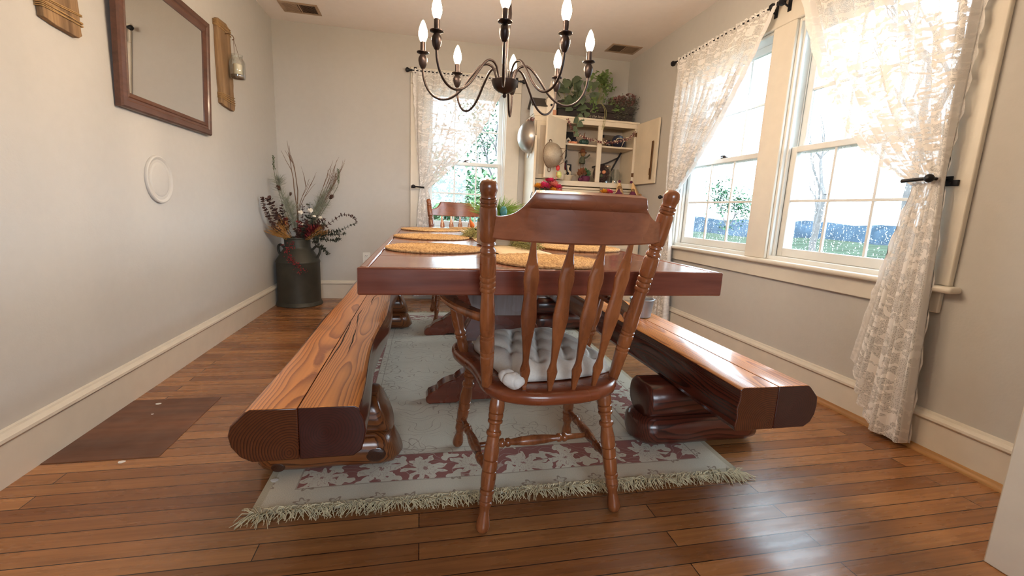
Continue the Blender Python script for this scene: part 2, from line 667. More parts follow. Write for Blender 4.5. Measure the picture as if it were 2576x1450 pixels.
def sash(w, root, a0, a1, z0, z1, d, st=0.042, rail=0.05, toprail=0.034):
    b = MB()
    w.box(b, a0, a0 + st, d, d + 0.034, z0, z1)
    w.box(b, a1 - st, a1, d, d + 0.034, z0, z1)
    w.box(b, a0 + st, a1 - st, d, d + 0.034, z0, z0 + rail)
    w.box(b, a0 + st, a1 - st, d, d + 0.034, z1 - toprail, z1)
    b.build('sash_frame', m_white, root, bevel=0.004)
    g = MB()
    w.box(g, a0 + st, a1 - st, d + 0.014, d + 0.017, z0 + rail, z1 - toprail)
    g.build('glass_pane', m_glass, root, smooth=False)
    b = MB()
    for i in (1, 2):
        a = a0 + st + (a1 - a0 - 2 * st) * i / 3
        w.box(b, a - 0.007, a + 0.007, d + 0.008, d + 0.022, z0 + rail, z1 - toprail)
    zm = (z0 + rail + z1 - toprail) / 2
    w.box(b, a0 + st, a1 - st, d + 0.0075, d + 0.0225, zm - 0.007, zm + 0.007)
    b.build('muntin_bars', m_white, root, bevel=0.002)


def window(w, name, a0, a1, z0, z1, zm):
    b = MB()      # jamb lining, with the two side tracks
    for s in (0, 1):
        e = a0 if s == 0 else a1
        q = 1 if s == 0 else -1
        w.box(b, e, e + q * 0.018, 0.0, WT, z0, z1)
        w.box(b, e + q * 0.018, e + q * 0.030, 0.022, 0.042, z0, z1)
        w.box(b, e + q * 0.018, e + q * 0.026, 0.084, 0.090, z0, z1)
    w.box(b, a0 + 0.018, a1 - 0.018, 0.0, WT, z1 - 0.018, z1)
    w.box(b, a0 + 0.018, a1 - 0.018, 0.0, WT + 0.02, z0 - 0.02, z0 + 0.022)
    root = structure(b.build(name, m_white, bevel=0.003))
    sash(w, root, a0 + 0.022, a1 - 0.022, z0 + 0.022, zm + 0.018, 0.048)
    sash(w, root, a0 + 0.022, a1 - 0.022, zm - 0.018, z1 - 0.018, 0.092, rail=0.036, toprail=0.045)
    b = MB()
    am = (a0 + a1) / 2
    w.box(b, am - 0.03, am + 0.03, 0.052, 0.074, zm + 0.018, zm + 0.026)
    c = Vector(w.p(am, 0.062, zm + 0.026))
    b.lathe(c, [(0.012, 0.0), (0.012, 0.008), (0.006, 0.012)], 12)
    w.box(b, am - 0.004, am + 0.034, 0.054, 0.062, zm + 0.030, zm + 0.040)
    b.build('sash_lock', m_dark, root, bevel=0.001)
    return root


window(WB, 'window_1', *WIN_B, 1.365)
window(WR, 'window_2', *WIN_L, 1.345)
window(WR, 'window_3', *WIN_R, 1.345)


def boards(w, name, items):
    b = MB()
    for it in items:
        w.box(b, *it)
    return structure(b.build(name, m_trim, bevel=0.005))


t1 = boards(WB, 'trim_1', [(-0.105, 0.05, -0.022, 0.0, 0.70, 2.06), (0.82, 0.965, -0.022, 0.0, 0.70, 2.06), (-0.105, 0.965, -0.024, 0.0, 2.06, 2.205)])
b = MB()
WB.box(b, -0.13, 0.99, -0.055, 0.02, 0.675, 0.70)
b.build('window_stool', m_trim, t1, bevel=0.01, segs=3)
b = MB()
WB.box(b, -0.105, 0.965, -0.02, 0.0, 0.575, 0.675)
b.build('apron', m_trim, t1, bevel=0.004)
t2 = boards(WR, 'trim_2', [(1.345, 1.475, -0.022, 0.0, 0.70, 2.06), (3.365, 3.49, -0.022, 0.0, 0.70, 2.06), (2.335, 2.505, -0.022, 0.0, 0.70, 2.06), (1.345, 3.49, -0.024, 0.0, 2.06, 2.205)])
b = MB()
WR.box(b, 1.315, 3.51, -0.055, 0.02, 0.673, 0.70)
b.build('window_stool', m_trim, t2, bevel=0.011, segs=3)
b = MB()
WR.box(b, 1.37, 3.47, -0.02, 0.0, 0.585, 0.673)
b.build('apron', m_trim, t2, bevel=0.004)


# ------------------------------------------------------------------ curtains, rods, holdbacks
def curtain(w, label, top, ztop, tie, tie_w, ctl, bot, zbot, d, folds, name='lace_curtain', wid=1.0):
    """top=(a at the tied side, a at the free edge); hangs from the rod, gathered at tie=(a, z), flares below"""
    N, T1, T2 = 90, 34, 22
    b = MB()
    rows = []
    for j in range(T1 + T2 + 1):
        row = []
        for i in range(N + 1):
            s = i / N
            at = top[0] + (top[1] - top[0]) * s
            ag = tie[0] + tie_w * (s - 0.15)
            zg = tie[1] - 0.025 * s
            ab = bot[0] + (bot[1] - bot[0]) * s
            zb = zbot(s)
            if j <= T1:
                t = j / T1
                ac = ag + ctl[0] * (at - ag)
                zc = zg + ctl[1] * (ztop - zg) if s > 0 else zg
                zc = zg + (0.5 + (ctl[1] - 0.5) * s) * (ztop - zg)
                a = at * (1 - t) ** 2 + ac * 2 * t * (1 - t) + ag * t * t
                z = ztop * (1 - t) ** 2 + zc * 2 * t * (1 - t) + zg * t * t
                amp = 0.014 + 0.016 * math.sin(PI * t) - 0.002 * t
            else:
                t = (j - T1) / T2
                e = t ** 0.75
                a = ag + (ab - ag) * e
                z = zg + (zb - zg) * t
                amp = 0.010 + 0.022 * t
            ph = folds * 2 * PI * s + 0.7 * math.sin(5 * s + 2.0 * j / (T1 + T2))
            dd = d + amp * math.sin(ph) + 0.35 * amp * math.sin(2.3 * ph + 1.1)
            a += 0.9 * amp * math.cos(ph) * (0.4 + 0.6 * min(1, j / 12)) * min(1, 8 * s, 8 * (1 - s))
            if s > 0.985 or s < 0.015:
                a += 0.006 * math.sin(j * 1.9)
            row.append((a, dd, z, (s - 0.5) * wid, j / (T1 + T2) * 2.1))
        rows.append(row)
    for j, row in enumerate(rows):
        for i, (a, dd, z, u, v) in enumerate(row):
            b.uv[len(b.v)] = (u, v)
            b.v.append(Vector(w.p(a, dd, z)))
    for j in range(len(rows) - 1):
        for i in range(N):
            q = j * (N + 1) + i
            b.f.append([q, q + 1, q + N + 2, q + N + 1])
            b.mi.append(0)
    o = b.build(name, m_lace, None, sharp=0)
    # gathered heading pocket
    h = MB()
    pts = []
    for i in range(121):
        s = i / 120
        h.uv[len(h.v)] = ((s - 0.5) * wid, 0.0)
        h.v.append(Vector(w.p(top[0] + (top[1] - top[0]) * s, d - 0.004 + 0.009 * math.sin(i * 1.3), ztop - 0.012)))
    for i in range(121):
        s = i / 120
        h.uv[len(h.v)] = ((s - 0.5) * wid, 0.05)
        h.v.append(Vector(w.p(top[0] + (top[1] - top[0]) * s, d - 0.004 + 0.011 * math.sin(i * 1.3 + 0.5), ztop + 0.022 + 0.004 * math.sin(i * 2.1))))
    for i in range(120):
        h.f.append([i, i + 1, i + 122, i + 121]); h.mi.append(0)
    h.build('rod_pocket', m_lace, o, sharp=0)
    return tag(o, label, 'curtain')


curtain(WB, 'sheer white lace curtain tied back to the left of the back wall window', (-0.085, 0.80), 2.155, (0.0, 1.117), 0.075, (0.70, 0.40), (-0.085, 0.225), lambda s: 0.035 + 0.02 * s, -0.066, 10)
curtain(WR, 'lace curtain tied back beside the hutch, on the window nearest the corner', (3.485, 2.445), 2.165, (3.43, 1.10), -0.085, (0.60, 0.40), (3.46, 3.25), lambda s: 0.04, -0.068, 11)
curtain(WR, 'lace curtain swept back to the outer casing, its hem near the floor by the doorway', (1.395, 2.275), 2.165, (1.425, 1.122), 0.10, (0.585, 0.19), (1.352, 1.63), lambda s: 0.02 + 0.30 * max(0.0, (s - 0.45) / 0.55) ** 1.3, -0.068, 9)


def rod(w, label, a0, a1, d, z, brackets):
    b = MB()
    b.tube([w.p(a0, d, z), w.p(a1, d, z)], 0.006, 10)
    pr = w.p(a0, d, z)
    root = b.build('curtain_rod', m_black)
    tag(root, label, 'curtain rod')
    for e, q in ((a0, 1 if a0 > a1 else -1), (a1, 1 if a1 > a0 else -1)):
        f = MB()
        f.turn(w.p(e, d, z), w.p(e + q * 0.065, d, z), [(0, 0.007), (0.15, 0.010), (0.3, 0.009), (0.45, 0.014), (0.65, 0.0215), (0.82, 0.0205), (0.95, 0.012), (1, 0.003)], 14)
        f.build('finial', m_black, root)
    for a in brackets:
        f = MB()
        f.tube([w.p(a, 0.0, z + 0.03), w.p(a, d * 0.5, z + 0.03), w.p(a, d, z + 0.008), w.p(a, d, z - 0.012), w.p(a, d * 0.4, z - 0.03), w.p(a, -0.022, z - 0.03)], 0.0055, 6)
        w.box(f, a - 0.012, a + 0.012, -0.029, -0.024, z - 0.05, z + 0.04)
        f.build('bracket', m_black, root)


rod(WB, 'thin dark curtain rod across the back wall window', -0.085, 0.93, -0.066, 2.162, (-0.06, 0.91))
rod(WR, 'black curtain rod with ball finial over the window nearest the hutch', 3.50, 2.46, -0.068, 2.17, (3.44, 2.50))
rod(WR, 'black curtain rod over the window nearest the doorway', 2.44, 1.36, -0.068, 2.17, (2.40, 1.40))


def holdback(w, label, a, z, q):
    b = MB()
    w.box(b, a - 0.03 * q - 0.022, a - 0.03 * q + 0.022, -0.028, -0.022, z - 0.012, z + 0.012)
    root = b.build('curtain_holdback', m_black, bevel=0.002)
    tag(root, label, 'curtain holdback')
    h = MB()
    h.tube([w.p(a - 0.03 * q, -0.026, z), w.p(a - 0.03 * q, -0.075, z), w.p(a - 0.02 * q, -0.108, z), w.p(a + 0.075 * q, -0.112, z - 0.006)], [0.006, 0.006, 0.007, 0.008], 8)
    h.build('hook_arm', m_black, root)
    k = MB()
    k.ball(w.p(a - 0.028 * q, -0.112, z), 0.017, 14, 8)
    k.build('ball_knob', m_black, root)


holdback(WB, 'black holdback gathering the curtain of the back wall window', -0.045, 1.113, 1)
holdback(WR, 'black ball holdback half hidden behind the corner window curtain', 3.44, 1.09, -1)
holdback(WR, 'black ball holdback gathering the lace curtain nearest the doorway', 1.46, 1.122, 1)
b = MB()
WR.box(b, 1.385, 1.435, -0.032, -0.022, 1.095, 1.118)
o = b.build('bracket_plate', m_black, bevel=0.002)
tag(o, 'empty black bracket plate on the window casing beside the ball holdback', 'bracket')
s_ = MB()
s_.turn(WR.p(1.412, -0.032, 1.107), WR.p(1.412, -0.0345, 1.107), [(0, 0.003), (1, 0.003)], 8)
s_.build('screw', m_dark, o)

# ------------------------------------------------------------------ out of doors
m_grass = plain('field_grass', (0.042, 0.056, 0.040, 1), 0.9, var=0.35, bscale=3, spec=0.0)
m_far = plain('hazed_distant_woods', (0.032, 0.048, 0.066, 1), 0.9, var=0.3, bscale=2, spec=0.0)  # haze of the distance is put into this blue grey
m_bark = plain('grey_bark', (0.10, 0.09, 0.085, 1), 0.9, var=0.3, bscale=30)
m_leaf1 = plain('evergreen_leaves', (0.05, 0.11, 0.06, 1), 0.8, var=0.4, bscale=8, spec=0.05)
m_leaf2 = plain('pale_shrub_leaves', (0.10, 0.17, 0.08, 1), 0.8, var=0.4, bscale=8, spec=0.05)
b = MB()
G = -0.75
n = 24
pts = [[(-60 + 240 * i / n, -40 + 200 * j / n, G + 0.25 * math.sin(i * 1.7) * math.cos(j * 1.3)) for i in range(n + 1)] for j in range(n + 1)]
for r in pts:
    b.v.extend([Vector((x, y, min(z, G + 0.1))) for x, y, z in r])
for j in range(n):
    for i in range(n):
        q = j * (n + 1) + i
        b.f.append([q, q + 1, q + n + 2, q + n + 1]); b.mi.append(0)
structure(b.build('ground', m_grass))
b = MB()
rs = []
for i in range(61):
    t = i / 60
    a = -0.55 + 2.2 * t
    r = 62 + 6 * math.sin(i * 0.9)
    c = Vector((2 + r * math.cos(a), r * math.sin(a), 0))
    h = 1.05 + 0.16 * math.sin(i * 2.1) + 0.10 * math.sin(i * 5.3)
    d = Vector((math.cos(a), math.sin(a), 0))
    rs.append([c - d * 4 + Vector((0, 0, G - 0.3)), c - d * 2.5 + Vector((0, 0, G + (h - G) * 0.6)), c + Vector((0, 0, h)), c + d * 5 + Vector((0, 0, G - 0.3))])
b.rings(rs, closed=False)
o = b.build('treeline', m_far)
tag(o, 'distant blue grey line of woods beyond the field', 'treeline')
o['kind'] = 'stuff'


def branch(b, p, d, L, r, depth, rng, tips):
    p = Vector(p)
    d = Vector(d).normalized()
    pts = [p]
    for k in range(3):
        d = (d + Vector((rng.uniform(-.16, .16), rng.uniform(-.16, .16), 0.05))).normalized()
        pts.append(pts[-1] + d * L / 3)
    b.tube(pts, [r, r * 0.85, r * 0.72, r * 0.55], 5)
    tips.append((pts[-1], d))
    if depth > 0:
        for k in range(rng.choice((2, 3, 3))):
            q = pts[rng.choice((1, 2, 3, 3))]
            nd = (d + Vector((rng.uniform(-.9, .9), rng.uniform(-.9, .9), rng.uniform(-.1, .6)))).normalized()
            branch(b, q, nd, L * rng.uniform(.55, .8), r * 0.55, depth - 1, rng, tips)


def tree(name, label, loc, h, depth, leaves, mat, seed, size=0.09, spread=0.35, group=None):
    rng = random.Random(seed)
    root = thing(name, label, 'tree' if 'tree' in name else 'shrub', (loc[0], loc[1], G), group)
    b = MB()
    tips = []
    branch(b, (loc[0], loc[1], G), (0.03, 0.02, 1), h * 0.4, h * 0.018 + 0.02, depth, rng, tips)
    b.build('trunk', m_bark, root)
    if leaves:
        f = MB()
        for i in range(leaves):
            p, d = rng.choice(tips)
            q = p + Vector((rng.gauss(0, spread), rng.gauss(0, spread), rng.gauss(0, spread)))
            if q.z < G + 0.05:
                q.z = G + 0.05 + rng.random() * 0.3
            f.leaf(q, (rng.uniform(-1, 1), rng.uniform(-1, 1), rng.uniform(-.6, 1)), (rng.uniform(-1, 1), rng.uniform(-1, 1), 1), size * rng.uniform(.7, 1.4), size * 0.5)
        f.build('foliage', mat, root, sharp=0)


tree('bare_tree', 'bare tree with a forked trunk seen through the lace nearest the doorway', (12.5, 9.2), 9.0, 4, 0, None, 3)
tree('bare_tree', 'slender bare tree seen through the lower sash nearest the doorway', (15.0, 14.5), 7.0, 4, 0, None, 11)
tree('leafy_tree', 'blue green evergreen at the edge of the window nearest the hutch', (16.5, 21.5), 3.4, 3, 900, m_leaf1, 5, 0.2, 0.3)
for i, (x, y, h, sd, nm, lab, mt) in enumerate([
        (-1.6, 16.0, 5.6, 21, 'leafy_tree', 'tall leafy tree behind the lace of the back wall window', m_leaf1),
        (3.4, 19.0, 6.5, 22, 'leafy_tree', 'tall tree with open crown seen in the upper sash of the back wall window', m_leaf1),
        (0.0, 9.4, 2.3, 23, 'garden_shrub', 'pale green shrub low in the back wall window, left of the far chair back', m_leaf2),
        (1.9, 10.2, 2.5, 24, 'garden_shrub', 'pale green shrub low in the back wall window, behind the planter grass', m_leaf2),
        (0.9, 13.6, 3.2, 25, 'garden_shrub', 'taller green shrub behind the two pale shrubs of the back wall window', m_leaf1)]):
    tree(nm, lab, (x, y), h, 3 if h > 3 else 2, 1500, mt, sd, 0.17, 0.34)

# ------------------------------------------------------------------ materials of the furniture
m_chair = wood('reddish_chair_wood', srgb(104, 54, 30), srgb(172, 102, 58), 'Z', 0.26, 0.4, fine=30, along=2.2)
m_crest = wood('crest_wood', srgb(108, 58, 40), srgb(170, 102, 68), 'X', 0.28, 0.35, fine=16, along=2.5)
m_seat = wood('seat_wood', srgb(96, 44, 26), srgb(160, 84, 48), 'X', 0.28, 0.4, fine=16)
m_table = wood('red_stained_table_wood', srgb(100, 50, 40), srgb(156, 88, 64), 'X', 0.20, 0.5, fine=16)
m_tabley = wood('red_stained_table_rail', srgb(100, 50, 40), srgb(156, 88, 64), 'Y', 0.20, 0.5, fine=16)
m_trestle = wood('dark_trestle_wood', srgb(88, 40, 28), srgb(140, 70, 48), 'X', 0.25, 0.4, fine=14)
m_ped = wood('pedestal_sheen_wood', srgb(128, 118, 118), srgb(176, 168, 168), 'Z', 0.25, 0.4, fine=14)  # grey sheen of reflected light put into the wood colour
m_crack = plain('dark_check_in_wood', srgb(34, 16, 10), 0.8)

# ------------------------------------------------------------------ rug
RX0, RX1, RY0, RY1 = -0.492, 1.195, 1.285, 3.84


def rug_mat():
    k = NT('faded_oriental_rug')
    uv = k.n('UVMap')
    sx = k.n('SeparateXYZ')
    k.l(uv.outputs[0], sx.inputs[0])
    Wd, Ln = RX1 - RX0, RY1 - RY0
    u, v = sx.outputs[0], sx.outputs[1]
    d = k.math('MINIMUM', k.math('MINIMUM', u, k.math('SUBTRACT', Wd, u)), k.math('MINIMUM', v, k.math('SUBTRACT', Ln, v)))
    cream, red, brown, pale = srgb(228, 219, 198), srgb(166, 104, 94), srgb(150, 122, 98), srgb(234, 226, 206)
    c0, c1 = (0, 0, 0, 1), (1, 1, 1, 1)
    # field: thin brown outlines of curling leaves
    vo = k.n('TexVoronoi', _feature='DISTANCE_TO_EDGE')
    vo.inputs['Scale'].default_value = 6.5
    ds = k.n('TexNoise')
    ds.inputs['Scale'].default_value = 5
    k.l(uv.outputs[0], ds.inputs['Vector'])
    wv = k.n('TexWave', _wave_type='RINGS')
    wv.inputs['Scale'].default_value = 3.2
    wv.inputs['Distortion'].default_value = 14
    wv.inputs['Detail'].default_value = 1.5
    wv.inputs['Detail Scale'].default_value = 2.2
    k.l(uv.outputs[0], wv.inputs['Vector'])
    line = k.ramp(wv.outputs['Fac'], [(0.0, c0), (0.40, c0), (0.47, c1), (0.56, c0), (1.0, c0)])
    part = k.ramp(k.noise(uv.outputs[0], 7.0, 2), [(0.40, c0), (0.50, (0.9, 0.9, 0.9, 1))])
    field = k.mix(k.math('MULTIPLY', line, part), cream, brown)
    def flower(scale, rnd, rad, petals, wob):
        """signed petal field about scattered centres: r / (petal outline)"""
        vf = k.n('TexVoronoi', _feature='F1')
        vf.inputs['Scale'].default_value = scale
        vf.inputs['Randomness'].default_value = rnd
        nz = k.n('TexNoise')
        nz.inputs['Scale'].default_value = 16
        k.l(uv.outputs[0], nz.inputs['Vector'])
        sc = k.n('VectorMath', _operation='SCALE')
        sc.inputs['Scale'].default_value = wob
        k.l(nz.outputs['Color'], sc.inputs[0])
        ad = k.n('VectorMath', _operation='ADD')
        k.l(uv.outputs[0], ad.inputs[0])
        k.l(sc.outputs[0], ad.inputs[1])
        k.l(ad.outputs[0], vf.inputs['Vector'])
        df = k.n('VectorMath', _operation='SUBTRACT')
        k.l(ad.outputs[0], df.inputs[0])
        k.l(vf.outputs['Position'], df.inputs[1])
        xy = k.n('SeparateXYZ')
        k.l(df.outputs[0], xy.inputs[0])
        ang = k.math('ARCTAN2', xy.outputs[1], xy.outputs[0])
        r = k.math('SQRT', k.math('ADD', k.math('MULTIPLY', xy.outputs[0], xy.outputs[0]), k.math('MULTIPLY', xy.outputs[1], xy.outputs[1])))
        cs = k.n('SeparateColor')
        k.l(vf.outputs['Color'], cs.inputs[0])
        ph = k.math('MULTIPLY', cs.outputs[0], 6.28)
        out = k.math('ADD', 1.0, k.math('MULTIPLY', k.math('COSINE', k.math('ADD', k.math('MULTIPLY', ang, float(petals)), ph)), 0.33))
        return k.math('DIVIDE', k.math('DIVIDE', r, rad), out)

    # red border with pale palmettes, their veins and a vine between
    f1 = flower(5.6, 0.25, 0.060, 9, 0.07)
    f2 = flower(9.5, 0.6, 0.026, 3, 0.05)
    inside = k.math('MAXIMUM', k.math('LESS_THAN', f1, 1.0), k.math('LESS_THAN', f2, 1.0))
    vein = k.ramp(f1, [(0.0, c1), (0.16, c1), (0.2, c0), (0.42, c0), (0.46, (0.7, 0.7, 0.7, 1)), (0.52, c0), (0.74, c0), (0.78, (0.5, 0.5, 0.5, 1)), (0.83, c0)])
    border = k.mix(inside, red, k.mix(k.math('MULTIPLY', vein, 0.8), pale, red))
    border = k.mix(k.math('MULTIPLY', line, 0.55), border, pale)
    # outer border: small brown flower rings
    f3 = flower(8.2, 0.35, 0.017, 5, 0.02)
    ring = k.ramp(k.math('MULTIPLY', f3, 0.5), [(0.36, c0), (0.44, (0.75, 0.75, 0.75, 1)), (0.56, (0.75, 0.75, 0.75, 1)), (0.64, c0)])
    outer = k.mix(ring, cream, brown)
    # larger outlined palmettes strewn over the field
    f4 = flower(3.4, 0.8, 0.062, 4, 0.06)
    big = k.ramp(k.math('MULTIPLY', f4, 0.5), [(0.17, c0), (0.20, (0.6, 0.6, 0.6, 1)), (0.25, c0), (0.44, c0), (0.475, (0.8, 0.8, 0.8, 1)), (0.51, c0)])
    field = k.mix(k.math('MULTIPLY', big, 0.8), field, brown)

    def band(lo, hi):
        return k.math('MULTIPLY', k.math('GREATER_THAN', d, lo), k.math('LESS_THAN', d, hi))
    col = k.mix(k.math('LESS_THAN', d, 0.105), field, outer)
    col = k.mix(band(0.105, 0.265), col, border)
    col = k.mix(k.math('MULTIPLY', k.math('MAXIMUM', band(0.100, 0.106), k.math('MAXIMUM', band(0.262, 0.268), band(0.295, 0.299))), 0.5), col, brown)
    col = k.mix(k.math('LESS_THAN', d, 0.022), col, srgb(206, 194, 166))
    dirt = k.ramp(k.noise(uv.outputs[0], 3.0, 5), [(0.3, (0.86, 0.84, 0.81, 1)), (0.65, c1)])
    col = k.mix(0.8, col, dirt, 'MULTIPLY')
    fine = k.ramp(k.noise(uv.outputs[0], 260, 2), [(0.3, (0.82, 0.82, 0.82, 1)), (0.7, c1)])
    col = k.mix(0.7, col, fine, 'MULTIPLY')
    k.base(col)
    k.set(rough=0.95, sheen=0.1)
    k.bump(k.noise(uv.outputs[0], 420, 2), 0.5, 0.003)
    return k.m


m_rug = rug_mat()
m_fringe = plain('rug_fringe_cotton', srgb(222, 206, 170), 0.9, var=0.2, bscale=200)
root = thing('area_rug', 'faded cream and dull red oriental rug under the dining table', 'rug', (0.35, 2.5, 0))


def rug_pt(s, t):
    fl, fr, bl, br = Vector((-0.492, 1.290, 0)), Vector((1.16, 1.280, 0)), Vector((-0.485, 3.84, 0)), Vector((1.24, 3.86, 0))
    p = fl.lerp(fr, s).lerp(bl.lerp(br, s), t)
    z = 0.009 + 0.0015 * math.sin(9 * p.x + 2 * p.y)
    rip = math.exp(-((p.y - 3.03 - 0.12 * p.x) / 0.05) ** 2) * (1 if p.x < 0.5 else max(0, 1 - (p.x - 0.5) * 3))
    z += 0.020 * rip * (1 if p.x > -0.05 else max(0.2, 1 + (p.x + 0.05) * 2))
    if t < 0.03:
        z += 0.004 * abs(math.sin(11 * s)) * (0.03 - t) / 0.03
    return Vector((p.x, p.y, z))


b = MB()
NX, NY = 60, 150
for j in range(NY + 1):
    for i in range(NX + 1):
        b.uv[len(b.v)] = (i / NX * (RX1 - RX0), j / NY * (RY1 - RY0))
        b.v.append(rug_pt(i / NX, j / NY))
for j in range(NY):
    for i in range(NX):
        q = j * (NX + 1) + i
        b.f.append([q, q + 1, q + NX + 2, q + NX + 1]); b.mi.append(0)
per = [i for i in range(NX + 1)] + [j * (NX + 1) + NX for j in range(1, NY + 1)] + [NY * (NX + 1) + i for i in range(NX - 1, -1, -1)] + [j * (NX + 1) for j in range(NY - 1, 0, -1)]
o0 = len(b.v)
for q in per:
    b.uv[len(b.v)] = b.uv[q]
    b.v.append(Vector((b.v[q].x, b.v[q].y, 0.0004)))
for i, q in enumerate(per):
    j = (i + 1) % len(per)
    b.f.append([q, o0 + i, o0 + j, per[j]]); b.mi.append(0)
b.build('rug_pile', m_rug, root, sharp=60)
for t_, q_, n_ in ((0.0, -1, 1150), (1.0, 1, 400)):
    b = MB()
    rng = random.Random(5)
    for i in range(n_):
        s = (i + rng.random()) / n_
        p = rug_pt(s, t_)
        L = rng.uniform(0.022, 0.052) * (1.3 if s < 0.05 or s > 0.95 else 1)
        sway = 0.5 * math.sin(s * 23) + 0.35 * math.sin(s * 71) + rng.uniform(-0.8, 0.8) + (-0.9 if s < 0.04 else 0.9 if s > 0.96 else 0)
        dv = Vector((sway, q_ * 1.0, 0)).normalized()
        zz = rng.uniform(0.003, 0.013)
        if rng.random() < 0.25 and t_ == 0:     # strands flipped up on to the rug's edge
            dv.y *= -0.35
            zz = 0.014
        m1 = p + dv * L * 0.5 + Vector((rng.uniform(-.006, .006), 0, zz - p.z + rng.uniform(0, .008)))
        e1 = p + dv * L + Vector((rng.uniform(-.012, .012), 0, (0.0022 if dv.y * q_ > 0 else 0.0135) - p.z))
        b.tube([p, m1, e1], [0.0014, 0.0015, 0.0011], 3, cap=False)
    f = b.build('fringe', m_fringe, root, sharp=0)
    f['kind'] = 'stuff'

# ------------------------------------------------------------------ dining table
TZ, TB = 0.764, 0.690
TX0, TX1, TY0, TY1 = -0.161, 0.913, 1.182, 3.74
root = thing('dining_table', 'long red brown trestle dining table with a thick planked top', 'table', (0.376, 2.45, 0.012))
b = MB()
b.box(TX0, TY0 + 0.0115, TB, TX0 + 0.028, TY1, TZ)
b.build('edge_rail', m_tabley, root, bevel=0.008, segs=3)
b = MB()
b.box(TX1 - 0.034, TY0 + 0.0115, TB, TX1, TY1, TZ)
b.build('edge_rail', m_tabley, root, bevel=0.008, segs=3)
b = MB()
b.box(TX0 - 0.001, TY0, TB, TX1 + 0.001, TY0 + 0.011, TZ)
b.build('front_rail', m_table, root, bevel=0.006, segs=3)
n = 18
for i in range(n):
    a = TY0 + 0.0118 + (TY1 - TY0 - 0.0118) * i / n
    e = TY0 + 0.0118 + (TY1 - TY0 - 0.0118) * (i + 1) / n
    b = MB()
    b.box(TX0 + 0.0305, a + 0.0004, TB + 0.004, TX1 - 0.0365, e - 0.0004, TZ - 0.0004 * (i % 2))
    b.build('top_plank', m_table, root, bevel=0.0012)
half = [(0.0, 0.012), (0.19, 0.012), (0.21, 0.0), (0.335, 0.0), (0.348, 0.008), (0.350, 0.030), (0.338, 0.050), (0.312, 0.062), (0.300, 0.064), (0.296, 0.078), (0.268, 0.100), (0.235, 0.112),
        (0.215, 0.116), (0.206, 0.128), (0.180, 0.146), (0.150, 0.166), (0.134, 0.190), (0.132, 0.215), (0.148, 0.245), (0.176, 0.275), (0.190, 0.310), (0.186, 0.350), (0.160, 0.395),
        (0.142, 0.440), (0.146, 0.490), (0.172, 0.545), (0.205, 0.600), (0.222, 0.650), (0.226, 0.690)]
cx = 0.378
out = [(cx + x, z + 0.012 if z < 0.6 else z) for x, z in half] + [(cx - x, z + 0.012 if z < 0.6 else z) for x, z in half[:0:-1]]
for yc in (2.01, 3.15):
    b = MB()
    b.prism(out[::-1], yc - 0.04, yc + 0.045, 'XZ')
    b.build('trestle_leg', m_trestle, root, bevel=0.006, segs=2)
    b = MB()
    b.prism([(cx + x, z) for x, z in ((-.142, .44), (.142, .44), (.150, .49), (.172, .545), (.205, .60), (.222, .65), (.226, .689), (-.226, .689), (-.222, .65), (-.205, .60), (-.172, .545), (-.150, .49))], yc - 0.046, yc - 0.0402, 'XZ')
    b.build('pedestal_sheen', m_ped, root, bevel=0.002)  # thin added slab carrying the painted grey sheen of the upper column
b = MB()
b.box(cx - 0.028, 2.05, 0.60, cx + 0.028, 3.11, 0.67)
b.build('stretcher', m_tabley, root, bevel=0.006)

# ------------------------------------------------------------------ log benches
LDARK, LLIGHT = srgb(164, 90, 42), srgb(238, 160, 90)


